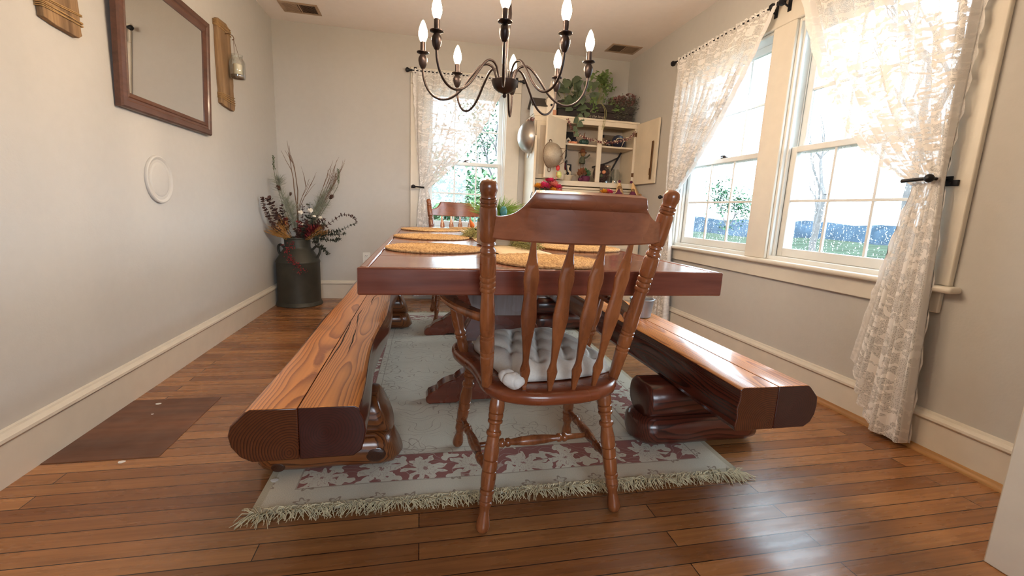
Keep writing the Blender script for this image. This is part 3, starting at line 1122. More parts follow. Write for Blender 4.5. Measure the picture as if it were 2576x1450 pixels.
def bench(label, seam, xl, xr, bl, br, tl, tr, y0, y1, z0, z1, feet, flip, low, up, slant):
    root = thing('log_bench', label, 'bench', ((xl + xr) / 2, (y0 + y1) / 2, 0.012), 'log benches along the table')
    loc = root.location
    zc = (z0 + z1) / 2
    rng = random.Random(3 if not flip else 8)
    for side in (-1, 1):
        if side < 0:
            o = [(seam - 0.0006, z1), (tl, z1 + 0.001), (tl - 0.012, z1 - 0.005), (tl * .45 + xl * .55, z1 - 0.024), (xl + 0.006, zc + 0.03), (xl, zc + 0.004), (xl + 0.005, zc - 0.026), (bl * .55 + xl * .45 - 0.004, z0 + 0.016), (bl, z0), (seam - 0.0006, z0)]
        else:
            o = [(seam + 0.0006, z0), (br, z0), (br * .5 + xr * .5 + 0.004, z0 + 0.016), (xr - 0.004, zc - 0.03), (xr, zc), (xr - 0.003, zc + 0.03), (tr * .45 + xr * .55, z1 - 0.022), (tr + 0.010, z1 - 0.006), (tr, z1), (seam + 0.0006, z1)]
        rs = []
        ny = 46
        for j in range(ny + 1):
            t = j / ny
            y = y0 + (y1 - y0) * t
            w = 0.010 * math.sin(5.1 * t * 3 + side) + 0.006 * math.sin(17 * t + 2 * side)
            ring = []
            for (x, z) in o:
                k = abs(x - seam) / abs((xl if side < 0 else xr) - seam)
                hw = (0.35 * w if not (side > 0 and not flip) else w) * k ** 2
                ring.append((x + hw, y, z))
            rs.append(ring)
        dark_end = (side > 0)
        heart = (seam - 0.02 - loc.x, 0, z0 + 0.025 - loc.z) if side < 0 else (seam + 0.07 - loc.x, 0, zc - loc.z)
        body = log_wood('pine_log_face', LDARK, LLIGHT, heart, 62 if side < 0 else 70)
        end = log_wood('pine_log_end', srgb(46, 20, 12), srgb(102, 54, 28) if not dark_end else srgb(70, 28, 22), heart, 46)  # ends darker: end-grain stain, with their shade also put into the colour
        b = MB()
        b.rings(rs, mic=1)
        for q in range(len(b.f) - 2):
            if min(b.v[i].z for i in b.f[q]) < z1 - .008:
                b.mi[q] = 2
        sides = log_wood('stained_shaded_log_side', srgb(58, 28, 18), srgb(124, 64, 40) if not flip else srgb(104, 50, 36), heart, 60, rough=.2)  # sides darker: stain and the shade on them, both in the colour
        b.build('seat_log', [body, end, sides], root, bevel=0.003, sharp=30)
    if not flip:
        for k, (xc, ya, yb, wv) in enumerate(((seam + 0.006, y0 + 0.25, y0 + 0.95, 0.008), (seam + 0.048, y0 + 0.42, y0 + 0.78, 0.006), (seam + 0.03, y0 + 0.75, y0 + 1.15, 0.012), (seam + 0.055, y0 + 1.2, y0 + 1.55, 0.01))):
            c = MB()
            pl, pr = [], []
            m = 16
            for j in range(m + 1):
                t = j / m
                x = xc + wv * math.sin(4 * t + k) + 0.0012 * math.sin(19 * t)
                h = 0.0022 * math.sin(PI * t) + 0.0002
                pl.append((x - h, ya + (yb - ya) * t, z1 + 0.0004)); pr.append((x + h, ya + (yb - ya) * t, z1 + 0.0004))
            c.rings([pl, pr], closed=False)
            c.build('drying_crack', m_crack, root, smooth=False)
    for yc in feet:
        for (nm, xa, xb, zlo, zhi, dy, fl) in (('foot_log', low[0], low[1], 0.012, 0.140, 0.105, 0), ('riser_log', up[0], up[1], 0.132, z0, 0.096, 1)):
            rs = []
            prof = ((0, .30), (.012, .55), (.03, .74), (.07, .90), (.13, .98), (.35, 1.0), (.6, 0.97), (.86, 1), (.94, .90), (.978, .70), (1, .36)) if not fl else ((0, .82), (.012, .93), (.04, 1), (.35, 1.0), (.6, .98), (.9, 1), (.965, .97), (.988, .9), (1, .78))
            for q, sc in prof:
                ring = []
                for k in range(28):
                    a = 2 * PI * k / 28
                    ex = .72 if not fl else .88
                    yy = math.copysign(abs(math.cos(a)) ** ex, math.cos(a)) * dy * sc
                    zz = math.copysign(abs(math.sin(a)) ** ex, math.sin(a)) * (zhi - zlo) * (0.54 if not fl else 0.60) * max(sc, .62)
                    zz = max(-(zhi - zlo) / 2, min((zhi - zlo) / 2, zz))
                    x = xa + (xb - xa) * q
                    x -= slant * zz / (zhi - zlo) * max(0.0, (q - .75) / .25)
                    ring.append((x, yc + yy, (zlo + zhi) / 2 + zz))
                rs.append(ring)
            hy = (0, yc + 0.01 - loc.y, (zlo + zhi) / 2 - loc.z - 0.02)
            b = MB()
            b.rings(rs)
            b.build(nm, log_wood('pine_' + nm, srgb(66, 32, 16) if not flip else srgb(44, 20, 14), srgb(140, 82, 42) if not flip else srgb(98, 46, 32), hy, 52, 'X'), root, sharp=50)  # flipped bench darker: dark stain plus the shadow under the seat, painted in
    if not flip:
        for x, z, r in ((-.150, .070, .034), (-.462, .046, .021)):
            b = MB()
            b.ball((x, 1.4645, z), r, 20, 10, (1.05, .16, .80))
            b.build('knot', log_wood('dark_knot_rings', srgb(26, 12, 8), srgb(78, 42, 24), (x - loc.x, 0, z - loc.z), 80), root)
    return root


bench('golden pine log bench with a dark end, along the bare wall side of the table', -0.303, -0.462, -0.152, -0.412, -0.180, -0.410, -0.176, 1.125, 3.80, 0.268, 0.41,
      (1.565, 3.38), False, (-0.545, -0.080), (-0.44, -0.118), 0.055)
bench('glossy red pine log bench below the pair of windows', 1.118, 0.978, 1.270, 0.985, 1.232, 0.994, 1.226, 1.12, 3.72, 0.266, 0.41,
      (1.555, 3.30), True, (0.850, 1.41), (0.880, 1.285), 0.012)

# ------------------------------------------------------------------ captain's chair
CO = Vector((0.392, 1.14, 0))
_th = math.radians(2.4)
CU, CV = Vector((math.cos(_th), math.sin(_th), 0)), Vector((-math.sin(_th), math.cos(_th), 0))


def L(u, v, z):
    return CO + CU * u + CV * v + Vector((0, 0, z))


def make_chair(label):
    root = thing('captains_chair', label, 'chair', CO, 'turned wooden chairs at the table ends')
    half = [(0, -.052), (.06, -.050), (.115, -.036), (.165, -.008), (.200, .035), (.214, .085), (.218, .14), (.222, .20), (.232, .255), (.250, .31), (.262, .365), (.262, .42), (.245, .462), (.20, .478), (.10, .484), (0, .485)]
    pts = catmull([Vector((u, v, 0)) for u, v in half], 4)
    full = [(p.x, p.y) for p in pts] + [(-p.x, p.y) for p in pts[-2:0:-1]]
    cxy = (0.0, 0.21)
    rs = []
    for z, ins in ((0.392, .030), (0.394, .014), (0.402, .003), (0.414, 0.0), (0.424, .001), (0.432, .007), (0.435, .018)):
        ring = []
        for (u, v) in full:
            dx, dy = u - cxy[0], v - cxy[1]
            r = math.hypot(dx, dy)
            ring.append(L(cxy[0] + dx * (1 - ins / r), cxy[1] + dy * (1 - ins / r), z))
        rs.append(ring)
    for q, z in ((0.72, 0.4335), (0.45, 0.429), (0.15, 0.427)):
        rs.append([L(cxy[0] + (u - cxy[0]) * q, cxy[1] + (v - cxy[1]) * q, z) for (u, v) in full])
    b = MB()
    b.rings(rs)
    b.build('seat', m_seat, root, sharp=50)
    legp = [(0, .015), (.03, .018), (.08, .0222), (.12, .0228), (.140, .0215), (.144, .0180), (.150, .0215), (.165, .0222), (.185, .0205), (.190, .0170), (.196, .0215), (.205, .0222), (.214, .0210), (.222, .0165), (.25, .0155), (.268, .0170), (.276, .0215), (.290, .0225), (.302, .0210), (.312, .0175), (.34, .0185), (.40, .0220), (.45, .0228), (.474, .0215), (.478, .0180), (.484, .0218), (.52, .0222), (.552, .0215), (.556, .0178), (.562, .0215),
            (.60, .0222), (.65, .0212), (.682, .0195), (.686, .0165), (.692, .0208), (.705, .0215), (.718, .0205), (.724, .0175), (.74, .0190), (.765, .0195), (.772, .0165), (.778, .0192), (.790, .0195), (.802, .0180), (.83, .0150), (.86, .0145), (.90, .0178), (.94, .0205), (.97, .0200), (.99, .0160), (1, .009)]
    tops = {(-1, 0): (-.165, .055), (1, 0): (.165, .055), (-1, 1): (-.19, .375), (1, 1): (.19, .375)}
    feet = {(-1, 0): (-.213, -.008), (1, 0): (.216, .006), (-1, 1): (-.228, .462), (1, 1): (.226, .462)}
    ax = {}
    for k_ in tops:
        p0, p1 = L(*tops[k_], 0.402), L(*feet[k_], 0.0 if k_[1] == 0 else 0.011)
        ax[k_] = (p0, p1)
        b = MB()
        b.turn(p0, p1, legp, 22)
        b.build('leg', m_chair, root, sharp=34)
    st = [(0, .008), (.12, .0095), (.2, .011), (.215, .015), (.235, .016), (.25, .011), (.265, .015), (.285, .015), (.3, .0105), (.4, .0155), (.5, .0175), (.6, .0155), (.7, .0105), (.715, .015), (.735, .015), (.75, .011), (.765, .016), (.785, .015), (.8, .011), (.88, .0095), (1, .008)]
    side = {}
    for s in (-1, 1):
        a0, a1 = ax[(s, 0)]
        c0, c1 = ax[(s, 1)]
        p, q = a0.lerp(a1, 0.60), c0.lerp(c1, 0.66)
        side[s] = (p, q)
        b = MB()
        b.turn(p, q, st, 14)
        b.build('side_stretcher', m_chair, root, sharp=60)
    b = MB()
    b.turn(side[-1][0].lerp(side[-1][1], 0.45), side[1][0].lerp(side[1][1], 0.45), st, 14)
    b.build('cross_stretcher', m_chair, root, sharp=60)
    post = [(0, .004), (.002, .011), (.008, .0170), (.02, .0208), (.033, .0218), (.046, .0212), (.058, .0188), (.066, .0182), (.072, .0195), (.0735, .0165), (.077, .0208), (.083, .0212), (.0885, .0208), (.090, .0172), (.0925, .0172), (.094, .0210), (.100, .0212), (.104, .0205), (.106, .0172), (.112, .0205), (.125, .0216), (.20, .0218), (.248, .0214), (.256, .0195), (.259, .0160), (.266, .0190), (.272, .0195), (.276, .0160), (.283, .0150), (.290, .0165), (.297, .0200), (.303, .0208), (.309, .0200), (.312, .0165), (.320, .0205), (.335, .0214), (.40, .0212), (.412, .0200), (.415, .0165),
            (.420, .0205), (.430, .0212), (.438, .0205), (.441, .0165), (.446, .0200), (.455, .0214), (.464, .0205), (.467, .0168), (.472, .0200), (.482, .0212), (.490, .0200), (.493, .0165), (.52, .0172), (.58, .0195), (.64, .0208), (.69, .0205), (.710, .0195), (.713, .0160), (.718, .0198), (.724, .0202), (.729, .0198), (.732, .0160), (.738, .0200), (.75, .0207), (.795, .0205), (.80, .0195), (.803, .0160), (.808, .0198), (.815, .0202), (.822, .0198), (.825, .0160), (.832, .0195), (.85, .0195), (.90, .0182), (1.0, .0155)]
    pax = {}
    for s in (-1, 1):
        bot, top = L(.199 * s - .002, .055, .428), L(.245 * s + .003, -.088, .995)
        pax[s] = (top, bot)
        b = MB()
        b.turn(top, bot, post, 24)
        b.build('back_post', m_chair, root, sharp=34)

    def postz(s, z):
        t, q = pax[s]
        return t.lerp(q, (t.z - z) / (t.z - q.z))

    def crest(s):
        e0, e1 = postz(-1, .88), postz(1, .88)
        p = e0.lerp(e1, (s + 1) / 2)
        return p - CV * 0.070 * (1 - s * s)
    # crest rail: bowed board with a rolled top on its back face
    b = MB()
    rs = []
    for i in range(61):
        s = -1 + 2 * i / 60
        s2 = s * .955
        c = crest(s2)
        a = abs(s)
        q = max(0.0, (a - .60) / .40)
        zt = .911 + .064 * (1 - min(1, q * 1.02)) ** 2.8 if q > 0 else .975
        zb = .850 + .005 * s * s
        nrm = (crest(s2 + .01) - crest(s2 - .01)).cross(Vector((0, 0, 1))).normalized()   # points to the camera side
        lean = Vector((0, 0, 0))
        th = .011
        r0 = max(0.0, min(1.0, (zt - .944) / .022))

        def P(off, z):
            return c + nrm * off + CV * (-.10 * (z - .88)) + Vector((0, 0, z - c.z))
        zroll = min(.934, zt - .010)
        rs.append([P(-th, zb + .004), P(-th * .6, zb), P(th * .6, zb), P(th, zb + .004), P(th, (zb + zroll) / 2), P(th, zroll - .002),
                   P(th + .004 * r0, zroll), P(th + .012 * r0, zroll + (zt - zroll) * .2), P(th + .015 * r0, zroll + (zt - zroll) * .5), P(th + .011 * r0, zt - (zt - zroll) * .17), P(th * .3, zt), P(-th * .6, zt), P(-th, zt - .005)])
    b.rings(rs)
    b.build('crest_rail', m_crest, root, sharp=35)
    sp = [(0, .006), (.02, .0062), (.10, .0105), (.215, .0200), (.27, .0185), (.33, .0165), (.44, .0200), (.48, .0205), (.55, .0175), (.66, .0120), (.745, .0090), (.79, .0088), (.84, .0140), (.86, .0142), (.91, .0105), (1, .0048)]
    for i, (ub, ut) in enumerate(((-.108, -.560), (-.039, -.175), (.031, .175), (.100, .540))):
        vb = -.030 + .020 * (abs(ub) / .1) ** 1.5
        bot = L(ub, vb, .430)
        top = crest(ut) - Vector((0, 0, crest(ut).z - .858)) + CV * .002
        dv = (bot - top)
        wv = (CU - dv * CU.dot(dv) / dv.length_squared).normalized()
        tv = dv.cross(wv).normalized()
        rs = []
        pr = catmull([Vector((t, w, 0)) for t, w in sp], 3)
        for p in pr:
            c = top + dv * p.x
            w, h = p.y, .0055
            rs.append([c - wv * w - tv * h * .5, c - wv * w * .8 - tv * h, c + wv * w * .8 - tv * h, c + wv * w - tv * h * .5, c + wv * w + tv * h * .5, c + wv * w * .8 + tv * h, c - wv * w * .8 + tv * h, c - wv * w + tv * h * .5])
        b = MB()
        b.rings(rs)
        b.build('spindle', m_chair, root, sharp=40)
    for s in (-1, 1):
        path = catmull([L(.205 * s, .012, .634), L(.232 * s, .07, .632), L(.262 * s, .16, .630), L(.284 * s, .27, .630), L(.286 * s, .36, .631), L(.268 * s, .425, .630), L(.246 * s, .452, .627)], 6)
        rs = []
        for i, p in enumerate(path):
            t = i / (len(path) - 1)
            d = (path[min(i + 1, len(path) - 1)] - path[max(i - 1, 0)]).normalized()
            w = d.cross(Vector((0, 0, 1))).normalized()
            hw = (.013 + .020 * min(1, t * 1.3)) * (1 if t < .93 else max(.35, 1 - ((t - .93) / .07) ** 2 * .65))
            h = .0125
            rs.append([p - w * hw - Vector((0, 0, h * .3)), p - w * hw + Vector((0, 0, h * .5)), p - w * hw * .75 + Vector((0, 0, h)), p + w * hw * .75 + Vector((0, 0, h)), p + w * hw + Vector((0, 0, h * .5)), p + w * hw - Vector((0, 0, h * .3)), p + w * hw * .75 - Vector((0, 0, h)), p - w * hw * .75 - Vector((0, 0, h))])
        b = MB()
        b.rings(rs)
        b.build('arm', m_chair, root, sharp=40)
        ap = [(0, .013), (.06, .016), (.12, .0175), (.3, .021), (.44, .0205), (.56, .0175), (.58, .021), (.62, .021), (.64, .017), (.66, .0195), (.70, .0195), (.72, .016), (.8, .0185), (.9, .0185), (1, .014)]
        b = MB()
        b.turn(L(.268 * s, .33, .622), L(.226 * s, .345, .428), ap, 16)
        b.build('arm_post', m_chair, root, sharp=60)
    return root


chair = make_chair('brown captain\'s chair holding the tufted cushion, at the near table end')
far = copy_tree(chair)
far.location = (0.318, 3.955, 0)
far.rotation_euler = (0, 0, PI + math.radians(1.0))
far['label'] = 'orange brown spindle back chair at the far end of the table, before the window'

# ------------------------------------------------------------------ tufted cushion
m_cush = plain('oatmeal_cushion_cloth', srgb(226, 220, 209), 0.9, bump=0.35, bscale=700, var=0.05)
m_puff = plain('white_batting', srgb(226, 222, 216), 0.95, bump=0.3, bscale=400, var=0.04)
N = 84
tuft = [(i, j) for j in range(4) for i in range(4)]
tp = [(-.205 + .41 * (i + .5 + (.25 if j % 2 else -.25)) / 4, -.005 + .455 * (j + .5) / 4) for i, j in tuft]


crs = []
for (a, c) in tp:
    for (a2, c2) in tp:
        dd = (a2 - a) ** 2 + (c2 - c) ** 2
        if 0 < dd < .0185 and abs(c2 - c) > .05 and (c2, a2) > (c, a):
            crs.append((a, c, a2, c2, dd))


def cush(u, v):
    eu, ev = abs(u) / .212, abs(v - .222) / .232
    r = (eu ** 4 + ev ** 4) ** .25
    edge = max(0.0, 1 - r ** 5) ** .5
    d = .05
    for (a, c, a2, c2, dd) in crs:
        t = max(0, min(1, ((u - a) * (a2 - a) + (v - c) * (c2 - c)) / dd))
        d = min(d, math.hypot(u - a - t * (a2 - a), v - c - t * (c2 - c)))
    s = min(1.0, d / .042)
    pil = math.sqrt(max(0.0, 1 - (1 - s) ** 2))
    h = .062 * edge * (.50 + .50 * pil)
    for (a, c) in tp:
        h -= .016 * edge * math.exp(-((u - a) ** 2 + (v - c) ** 2) / (2 * .013 ** 2))
    return max(.004, h)


_ca = math.radians(7.5)


def LC(u, v, z):
    du, dv = u * .90, v - .222
    return L(.012 + du * math.cos(_ca) - dv * math.sin(_ca), .262 + du * math.sin(_ca) + dv * math.cos(_ca) * .95, z)


b = MB()
ring_top, ring_bot = [], []
idx = {}
for j in range(N + 1):
    for i in range(N + 1):
        u, v = -1 + 2 * i / N, -1 + 2 * j / N
        # rounded square
        k = max(abs(u), abs(v)) / (math.hypot(u, v) + 1e-9)
        f = 1 - .10 * max(0, (math.hypot(u, v) - 1)) / .414
        uu, vv = .212 * u * f, .222 + .232 * v * f
        pw = 1 + .018 * math.sin(10 * (u + v))
        idx[(i, j)] = len(b.v)
        b.v.append(LC(uu * pw, vv, .437 + cush(uu, vv)))
for j in range(N):
    for i in range(N):
        b.f.append([idx[(i, j)], idx[(i + 1, j)], idx[(i + 1, j + 1)], idx[(i, j + 1)]]); b.mi.append(0)
o0 = len(b.v)
for j in range(N + 1):
    for i in range(N + 1):
        p = b.v[idx[(i, j)]]
        b.v.append(Vector((p.x, p.y, .4362)))
for j in range(N):
    for i in range(N):
        b.f.append([o0 + idx[(i, j)], o0 + idx[(i, j + 1)], o0 + idx[(i + 1, j + 1)], o0 + idx[(i + 1, j)]]); b.mi.append(0)
edge = [(i, 0) for i in range(N)] + [(N, j) for j in range(N)] + [(N - i, N) for i in range(N)] + [(0, N - j) for j in range(N)]
for q in range(len(edge)):
    a, c = idx[edge[q]], idx[edge[(q + 1) % len(edge)]]
    b.f.append([a, o0 + a, o0 + c, c]); b.mi.append(0)
cu = b.build('seat_cushion', m_cush, None, sharp=0)
tag(cu, 'oatmeal tufted cushion on the seat of the near chair', 'cushion')
b = MB()
for (u, v, z, r) in ((-.150, .022, .462, .024), (-.140, -.004, .4605, .0255), (-.131, -.013, .462, .0215)):
    b.ball(L(u, v, z), r, 18, 11, (1.05, 1.05, .9))
for q in range(len(b.v)):
    w_ = b.v[q]
    b.v[q] = w_ + Vector((.0022 * math.sin(160 * w_.y + 40 * w_.z), .0022 * math.sin(140 * w_.x), .0018 * math.sin(190 * w_.x + 90 * w_.y)))
b.build('stuffed_corner_tie', m_puff, cu, sharp=0)['label'] = 'white batting bursting from the cushion corner'

# ------------------------------------------------------------------ chandelier
m_bulb = bpy.data.materials.new('lit_candle_bulb')
m_bulb.use_nodes = True
_t = m_bulb.node_tree
_t.nodes.clear()
_o = _t.nodes.new('ShaderNodeOutputMaterial')
_e = _t.nodes.new('ShaderNodeEmission')
_e.inputs['Color'].default_value = (1.0, 0.775, 0.535, 1)
_e.inputs['Strength'].default_value = BULB
_t.links.new(_e.outputs[0], _o.inputs[0])
HC = Vector((0.362, 2.055, 0))
root = thing('chandelier', 'bronze eight arm candle chandelier hanging over the table', 'chandelier', (HC.x, HC.y, 1.435))
b = MB()
b.lathe(HC, [(.004, 1.420), (.008, 1.424), (.009, 1.430), (.006, 1.436), (.012, 1.439), (.030, 1.444), (.048, 1.458), (.057, 1.476), (.060, 1.486), (.061, 1.489), (.058, 1.491), (.030, 1.492), (.012, 1.492)], 32)
b.build('hub_bowl', m_dark, root)
b = MB()
b.lathe(HC, [(.0085, 1.490), (.0085, 1.66), (.012, 1.668), (.010, 1.676), (.014, 1.70), (.019, 1.735), (.0205, 1.765), (.017, 1.80), (.011, 1.83), (.009, 1.85), (.013, 1.856), (.009, 1.862), (.0075, 1.90), (.0075, 2.46)], 18)
b.build('stem', m_dark, root)
b = MB()
b.lathe(HC, [(.02, 2.425), (.045, 2.437), (.062, 2.458), (.065, 2.4775)], 24)
b.build('ceiling_canopy', m_dark, root)
for (bx, by) in ((.291, 1.697), (.529, 1.729), (.728, 1.999), (.664, 2.273), (.465, 2.413), (.174, 2.375), (.004, 2.123), (.055, 1.862)):
    e = Vector((bx, by, 0))
    dr = (e - HC).normalized()
    Rr = (e - HC).length
    k = Rr / .36
    prof = [(.036, 1.486), (.042, 1.515), (.056, 1.545), (.082, 1.557), (.112, 1.545), (.150, 1.500), (.190, 1.446), (.232, 1.411), (.275, 1.400), (.315, 1.415), (.343, 1.450), (.357, 1.492), (.36, 1.528)]
    path = catmull([HC + dr * r * k + Vector((0, 0, z)) for r, z in prof], 5)
    a = MB()
    a.tube(path, .0052, 10)
    arm = a.build('arm', m_dark, root, sharp=0)
    c = MB()
    c.lathe(e, [(.006, 1.524), (.010, 1.528), (.016, 1.540), (.020, 1.556), (.0195, 1.568), (.014, 1.578), (.011, 1.583), (.016, 1.586), (.0265, 1.590), (.027, 1.593), (.018, 1.594), (.012, 1.594)], 20)
    c.build('candle_cup', m_dark, arm)
    c = MB()
    c.lathe(e, [(.0115, 1.592), (.0115, 1.634), (.009, 1.636)], 16)
    c.build('candle_sleeve', m_dark, arm)
    c = MB()
    c.lathe(e, [(.010, 1.635), (.0135, 1.642), (.0185, 1.656), (.0195, 1.668), (.0175, 1.684), (.012, 1.702), (.006, 1.716), (.002, 1.722)], 16)
    c.build('bulb', m_bulb, arm, sharp=0)

# ------------------------------------------------------------------ things on the left wall
m_frame = wood('mirror_frame_wood', srgb(70, 42, 30), srgb(112, 70, 50), 'Y', 0.4, 0.2, fine=20)
m_mirror = plain('mirror_silver', (0.86, 0.86, 0.85, 1), 0.01, metal=1.0, var=0.0)
m_barn = wood('weathered_barn_board', srgb(92, 68, 46), srgb(178, 144, 106), 'Z', 0.85, 0.0, fine=34, bump=0.4)
m_twine = plain('jute_twine', srgb(176, 140, 92), 0.9, var=0.2, bscale=200, bump=0.4)
m_wire = plain('rusty_wire', srgb(110, 76, 52), 0.6, metal=0.5)


def clear_glass(name, tint=(0.95, 0.97, 0.96, 1), refl=1.0):
    k = NT(name)
    t = k.t
    t.nodes.remove(k.b)
    tr = k.n('BsdfTransparent')
    tr.inputs['Color'].default_value = tint
    gl = k.n('BsdfGlossy')
    gl.inputs['Roughness'].default_value = 0.05
    lw = k.n('LayerWeight')
    lw.inputs['Blend'].default_value = 0.35
    mx = k.n('MixShader')
    k.l(k.math('ADD', k.math('MULTIPLY', lw.outputs['Facing'], 0.55 * refl), 0.07), mx.inputs[0])
    k.l(tr.outputs[0], mx.inputs[1])
    k.l(gl.outputs[0], mx.inputs[2])
    k.l(mx.outputs[0], k.out.inputs['Surface'])
    return k.m


m_clear = clear_glass('clear_jar_glass')

my0, my1, mz0, mz1 = 2.295, 3.135, 1.297, 1.935
root = thing('wall_mirror', 'large framed mirror with a plain brown wood frame on the bare wall', 'mirror', (XL, 2.72, mz0))


def lean(x, z):      # the top hangs a little away from the wall
    return XL + x + 0.004 + (z - mz0) * 0.045


fw = 0.068
for nm, (a0, c0, a1, c1, dirn) in {'b': (my0, mz0, my1, mz0, 1), 't': (my0, mz1, my1, mz1, -1)}.items():
    b = MB()
    for (sec) in (0,):
        pr = [(0, 0), (.022, 0), (.030, .006), (.030, .030), (.024, .036), (.024, .046), (.028, .050), (.020, fw), (0, fw)]
        rs = []
        for e in (0, 1):
            rs.append([(lean(x, c0 + dirn * w), (a0 + w) if e == 0 else (a1 - w), c0 + dirn * w) for x, w in pr])
        b.rings(rs)
    b.build('frame_rail', m_frame, root, sharp=30)
for side in (0, 1):
    b = MB()
    pr = [(0, 0), (.022, 0), (.030, .006), (.030, .030), (.024, .036), (.024, .046), (.028, .050), (.020, fw), (0, fw)]
    rs = []
    for e in (0, 1):
        ring = []
        for x, w in pr:
            y = my0 + w if side == 0 else my1 - w
            z = mz0 + w if e == 0 else mz1 - w
            ring.append((lean(x, z), y, z))
        rs.append(ring)
    b.rings(rs)
    b.build('frame_stile', m_frame, root, sharp=30)
b = MB()
y0, y1, z0, z1 = my0 + fw - .004, my1 - fw + .004, mz0 + fw - .004, mz1 - fw + .004
b.rings([[(lean(x, z), y, z) for y, z in ((y0, z0), (y1, z0), (y1, z1), (y0, z1))] for x in (0.010, 0.016)])
b.build('mirror_glass', m_mirror, root, smooth=False)


def sconce(label, y0, y1, z0, z1, jar, seed):
    rng = random.Random(seed)
    root = thing('barn_board_sconce', label, 'wall sconce', (XL, (y0 + y1) / 2, z0), 'barn board jar sconces')
    b = MB()
    n = 14
    rs = []
    o = [(y0, z0 + .012), (y0 + .3 * (y1 - y0), z0 + .003), (y1 - .02, z0 - .004), (y1, z0 + .01)]
    for i in range(n):
        t = i / (n - 1)
        o.append((y1 + rng.uniform(-.006, .004), z0 + .02 + (z1 - z0 - .05) * t))
    o += [(y1 - .012, z1 - .012), (y1 - .06, z1 + .004), (y0 + .03, z1 - .004), (y0 + .004, z1 - .02)]
    for i in range(n):
        t = 1 - i / (n - 1)
        o.append((y0 + rng.uniform(-.004, .004), z0 + .02 + (z1 - z0 - .05) * t))
    b.rings([[(XL + .001, y, z) for y, z in o], [(XL + .022, y, z) for y, z in o]])
    b.build('board', m_barn, root, bevel=.002)
    for zz in (z0 + .045, z1 - .055):
        b = MB()
        for q in range(6):
            z = zz + q * .006
            dz = rng.uniform(-.012, .012)
            b.tube([(XL + .001, y0 - .004, z), (XL + .024, y0 - .003, z), (XL + .0245, (y0 + y1) / 2, z + dz * .5), (XL + .024, y1 + .004, z + dz), (XL + .001, y1 + .005, z + dz)], .0022, 5)
        b.build('twine_wrap', m_twine, root, sharp=0)
    if jar:
        yc, zt = (y0 + y1) / 2 + .045, 1.872
        x = XL + .075
        h = MB()
        pts = [(XL + .02, yc - .03, zt + .115), (XL + .045, yc - .03, zt + .118), (XL + .066, yc - .025, zt + .108), (XL + .07, yc - .02, zt + .092), (XL + .058, yc - .02, zt + .085)]
        h.tube(catmull(pts, 4), .0025, 6)
        h.build('hook', m_wire, root)
        w = MB()
        w.tube([(XL + .068, yc - .02, zt + .094), (x, yc - .044, zt - .012)], .0012, 5)
        w.tube([(XL + .068, yc - .02, zt + .094), (x, yc + .044, zt - .012)], .0012, 5)
        w.build('wire_bail', m_wire, root)
        g = MB()
        g.lathe((x, yc, zt - .155), [(.036, .0), (.044, .006), (.047, .02), (.047, .108), (.042, .122), (.034, .130), (.034, .152), (.036, .155), (.032, .155), (.030, .13), (.038, .12), (.043, .106), (.043, .02), (.034, .008)], 24, cap=False)
        jo = g.build('mason_jar', m_clear, root)
        g = MB()
        g.lathe((x, yc, zt - .150), [(.036, .001), (.040, .006), (.040, .022), (.03, .026)], 20)
        g.build('pebble_filling', plain('river_pebbles', srgb(120, 104, 88), 0.8, var=0.4, bscale=300), jo)['kind'] = 'stuff'
        g = MB()
        g.lathe((x, yc, zt - .124), [(.028, 0), (.028, .062), (.024, .066), (.004, .064)], 20)
        g.build('candle', plain('ivory_wax', srgb(236, 222, 196), 0.5), jo)
    return root


sconce('barn board sconce with a hanging candle jar, between mirror and corner', 3.335, 3.545, 1.520, 2.055, True, 2)
sconce('barn board sconce wrapped in twine, at the camera side of the mirror', 1.935, 2.115, 1.500, 2.035, False, 4)

b = MB()
b.turn((XL, 2.572, 1.002), (XL + .02, 2.572, 1.002), [(0, .116), (.3, .117), (.55, .1155), (.7, .110), (.62, .104), (.42, .098), (.40, .084), (.55, .078), (.60, .072), (.58, .03), (.60, .001)], 48)
o = b.build('flue_cover', m_wall, None, sharp=25)
tag(o, 'round flue cover painted the wall colour, below the mirror', 'flue cover')

root = MB()
root.box(-0.560, YB - .006, .342, -0.488, YB, .458)
o = root.build('power_outlet', m_white, bevel=.003)
tag(o, 'white power outlet low on the back wall', 'outlet')
for zz in (.376, .424):
    b = MB()
    b.box(-.541, YB - .009, zz - .015, -.507, YB - .005, zz + .015)
    s = b.build('socket', m_white, o, bevel=.004)
    b = MB()
    b.box(-.532, YB - .0095, zz - .002, -.5295, YB - .0088, zz + .008).box(-.5185, YB - .0095, zz - .002, -.516, YB - .0088, zz + .008).box(-.526, YB - .0095, zz - .010, -.522, YB - .0088, zz - .006)
    b.build('slot', m_black, s, smooth=False)
b = MB()
b.ball((XR - .012, 3.11, .468), .012, 12, 8)
b.turn((XR, 3.11, .468), (XR - .006, 3.11, .468), [(0, .017), (.7, .016), (1, .009)], 16)
o = b.build('cable_port', m_white)
tag(o, 'small white knob low on the wall beyond the table corner', 'cable port')

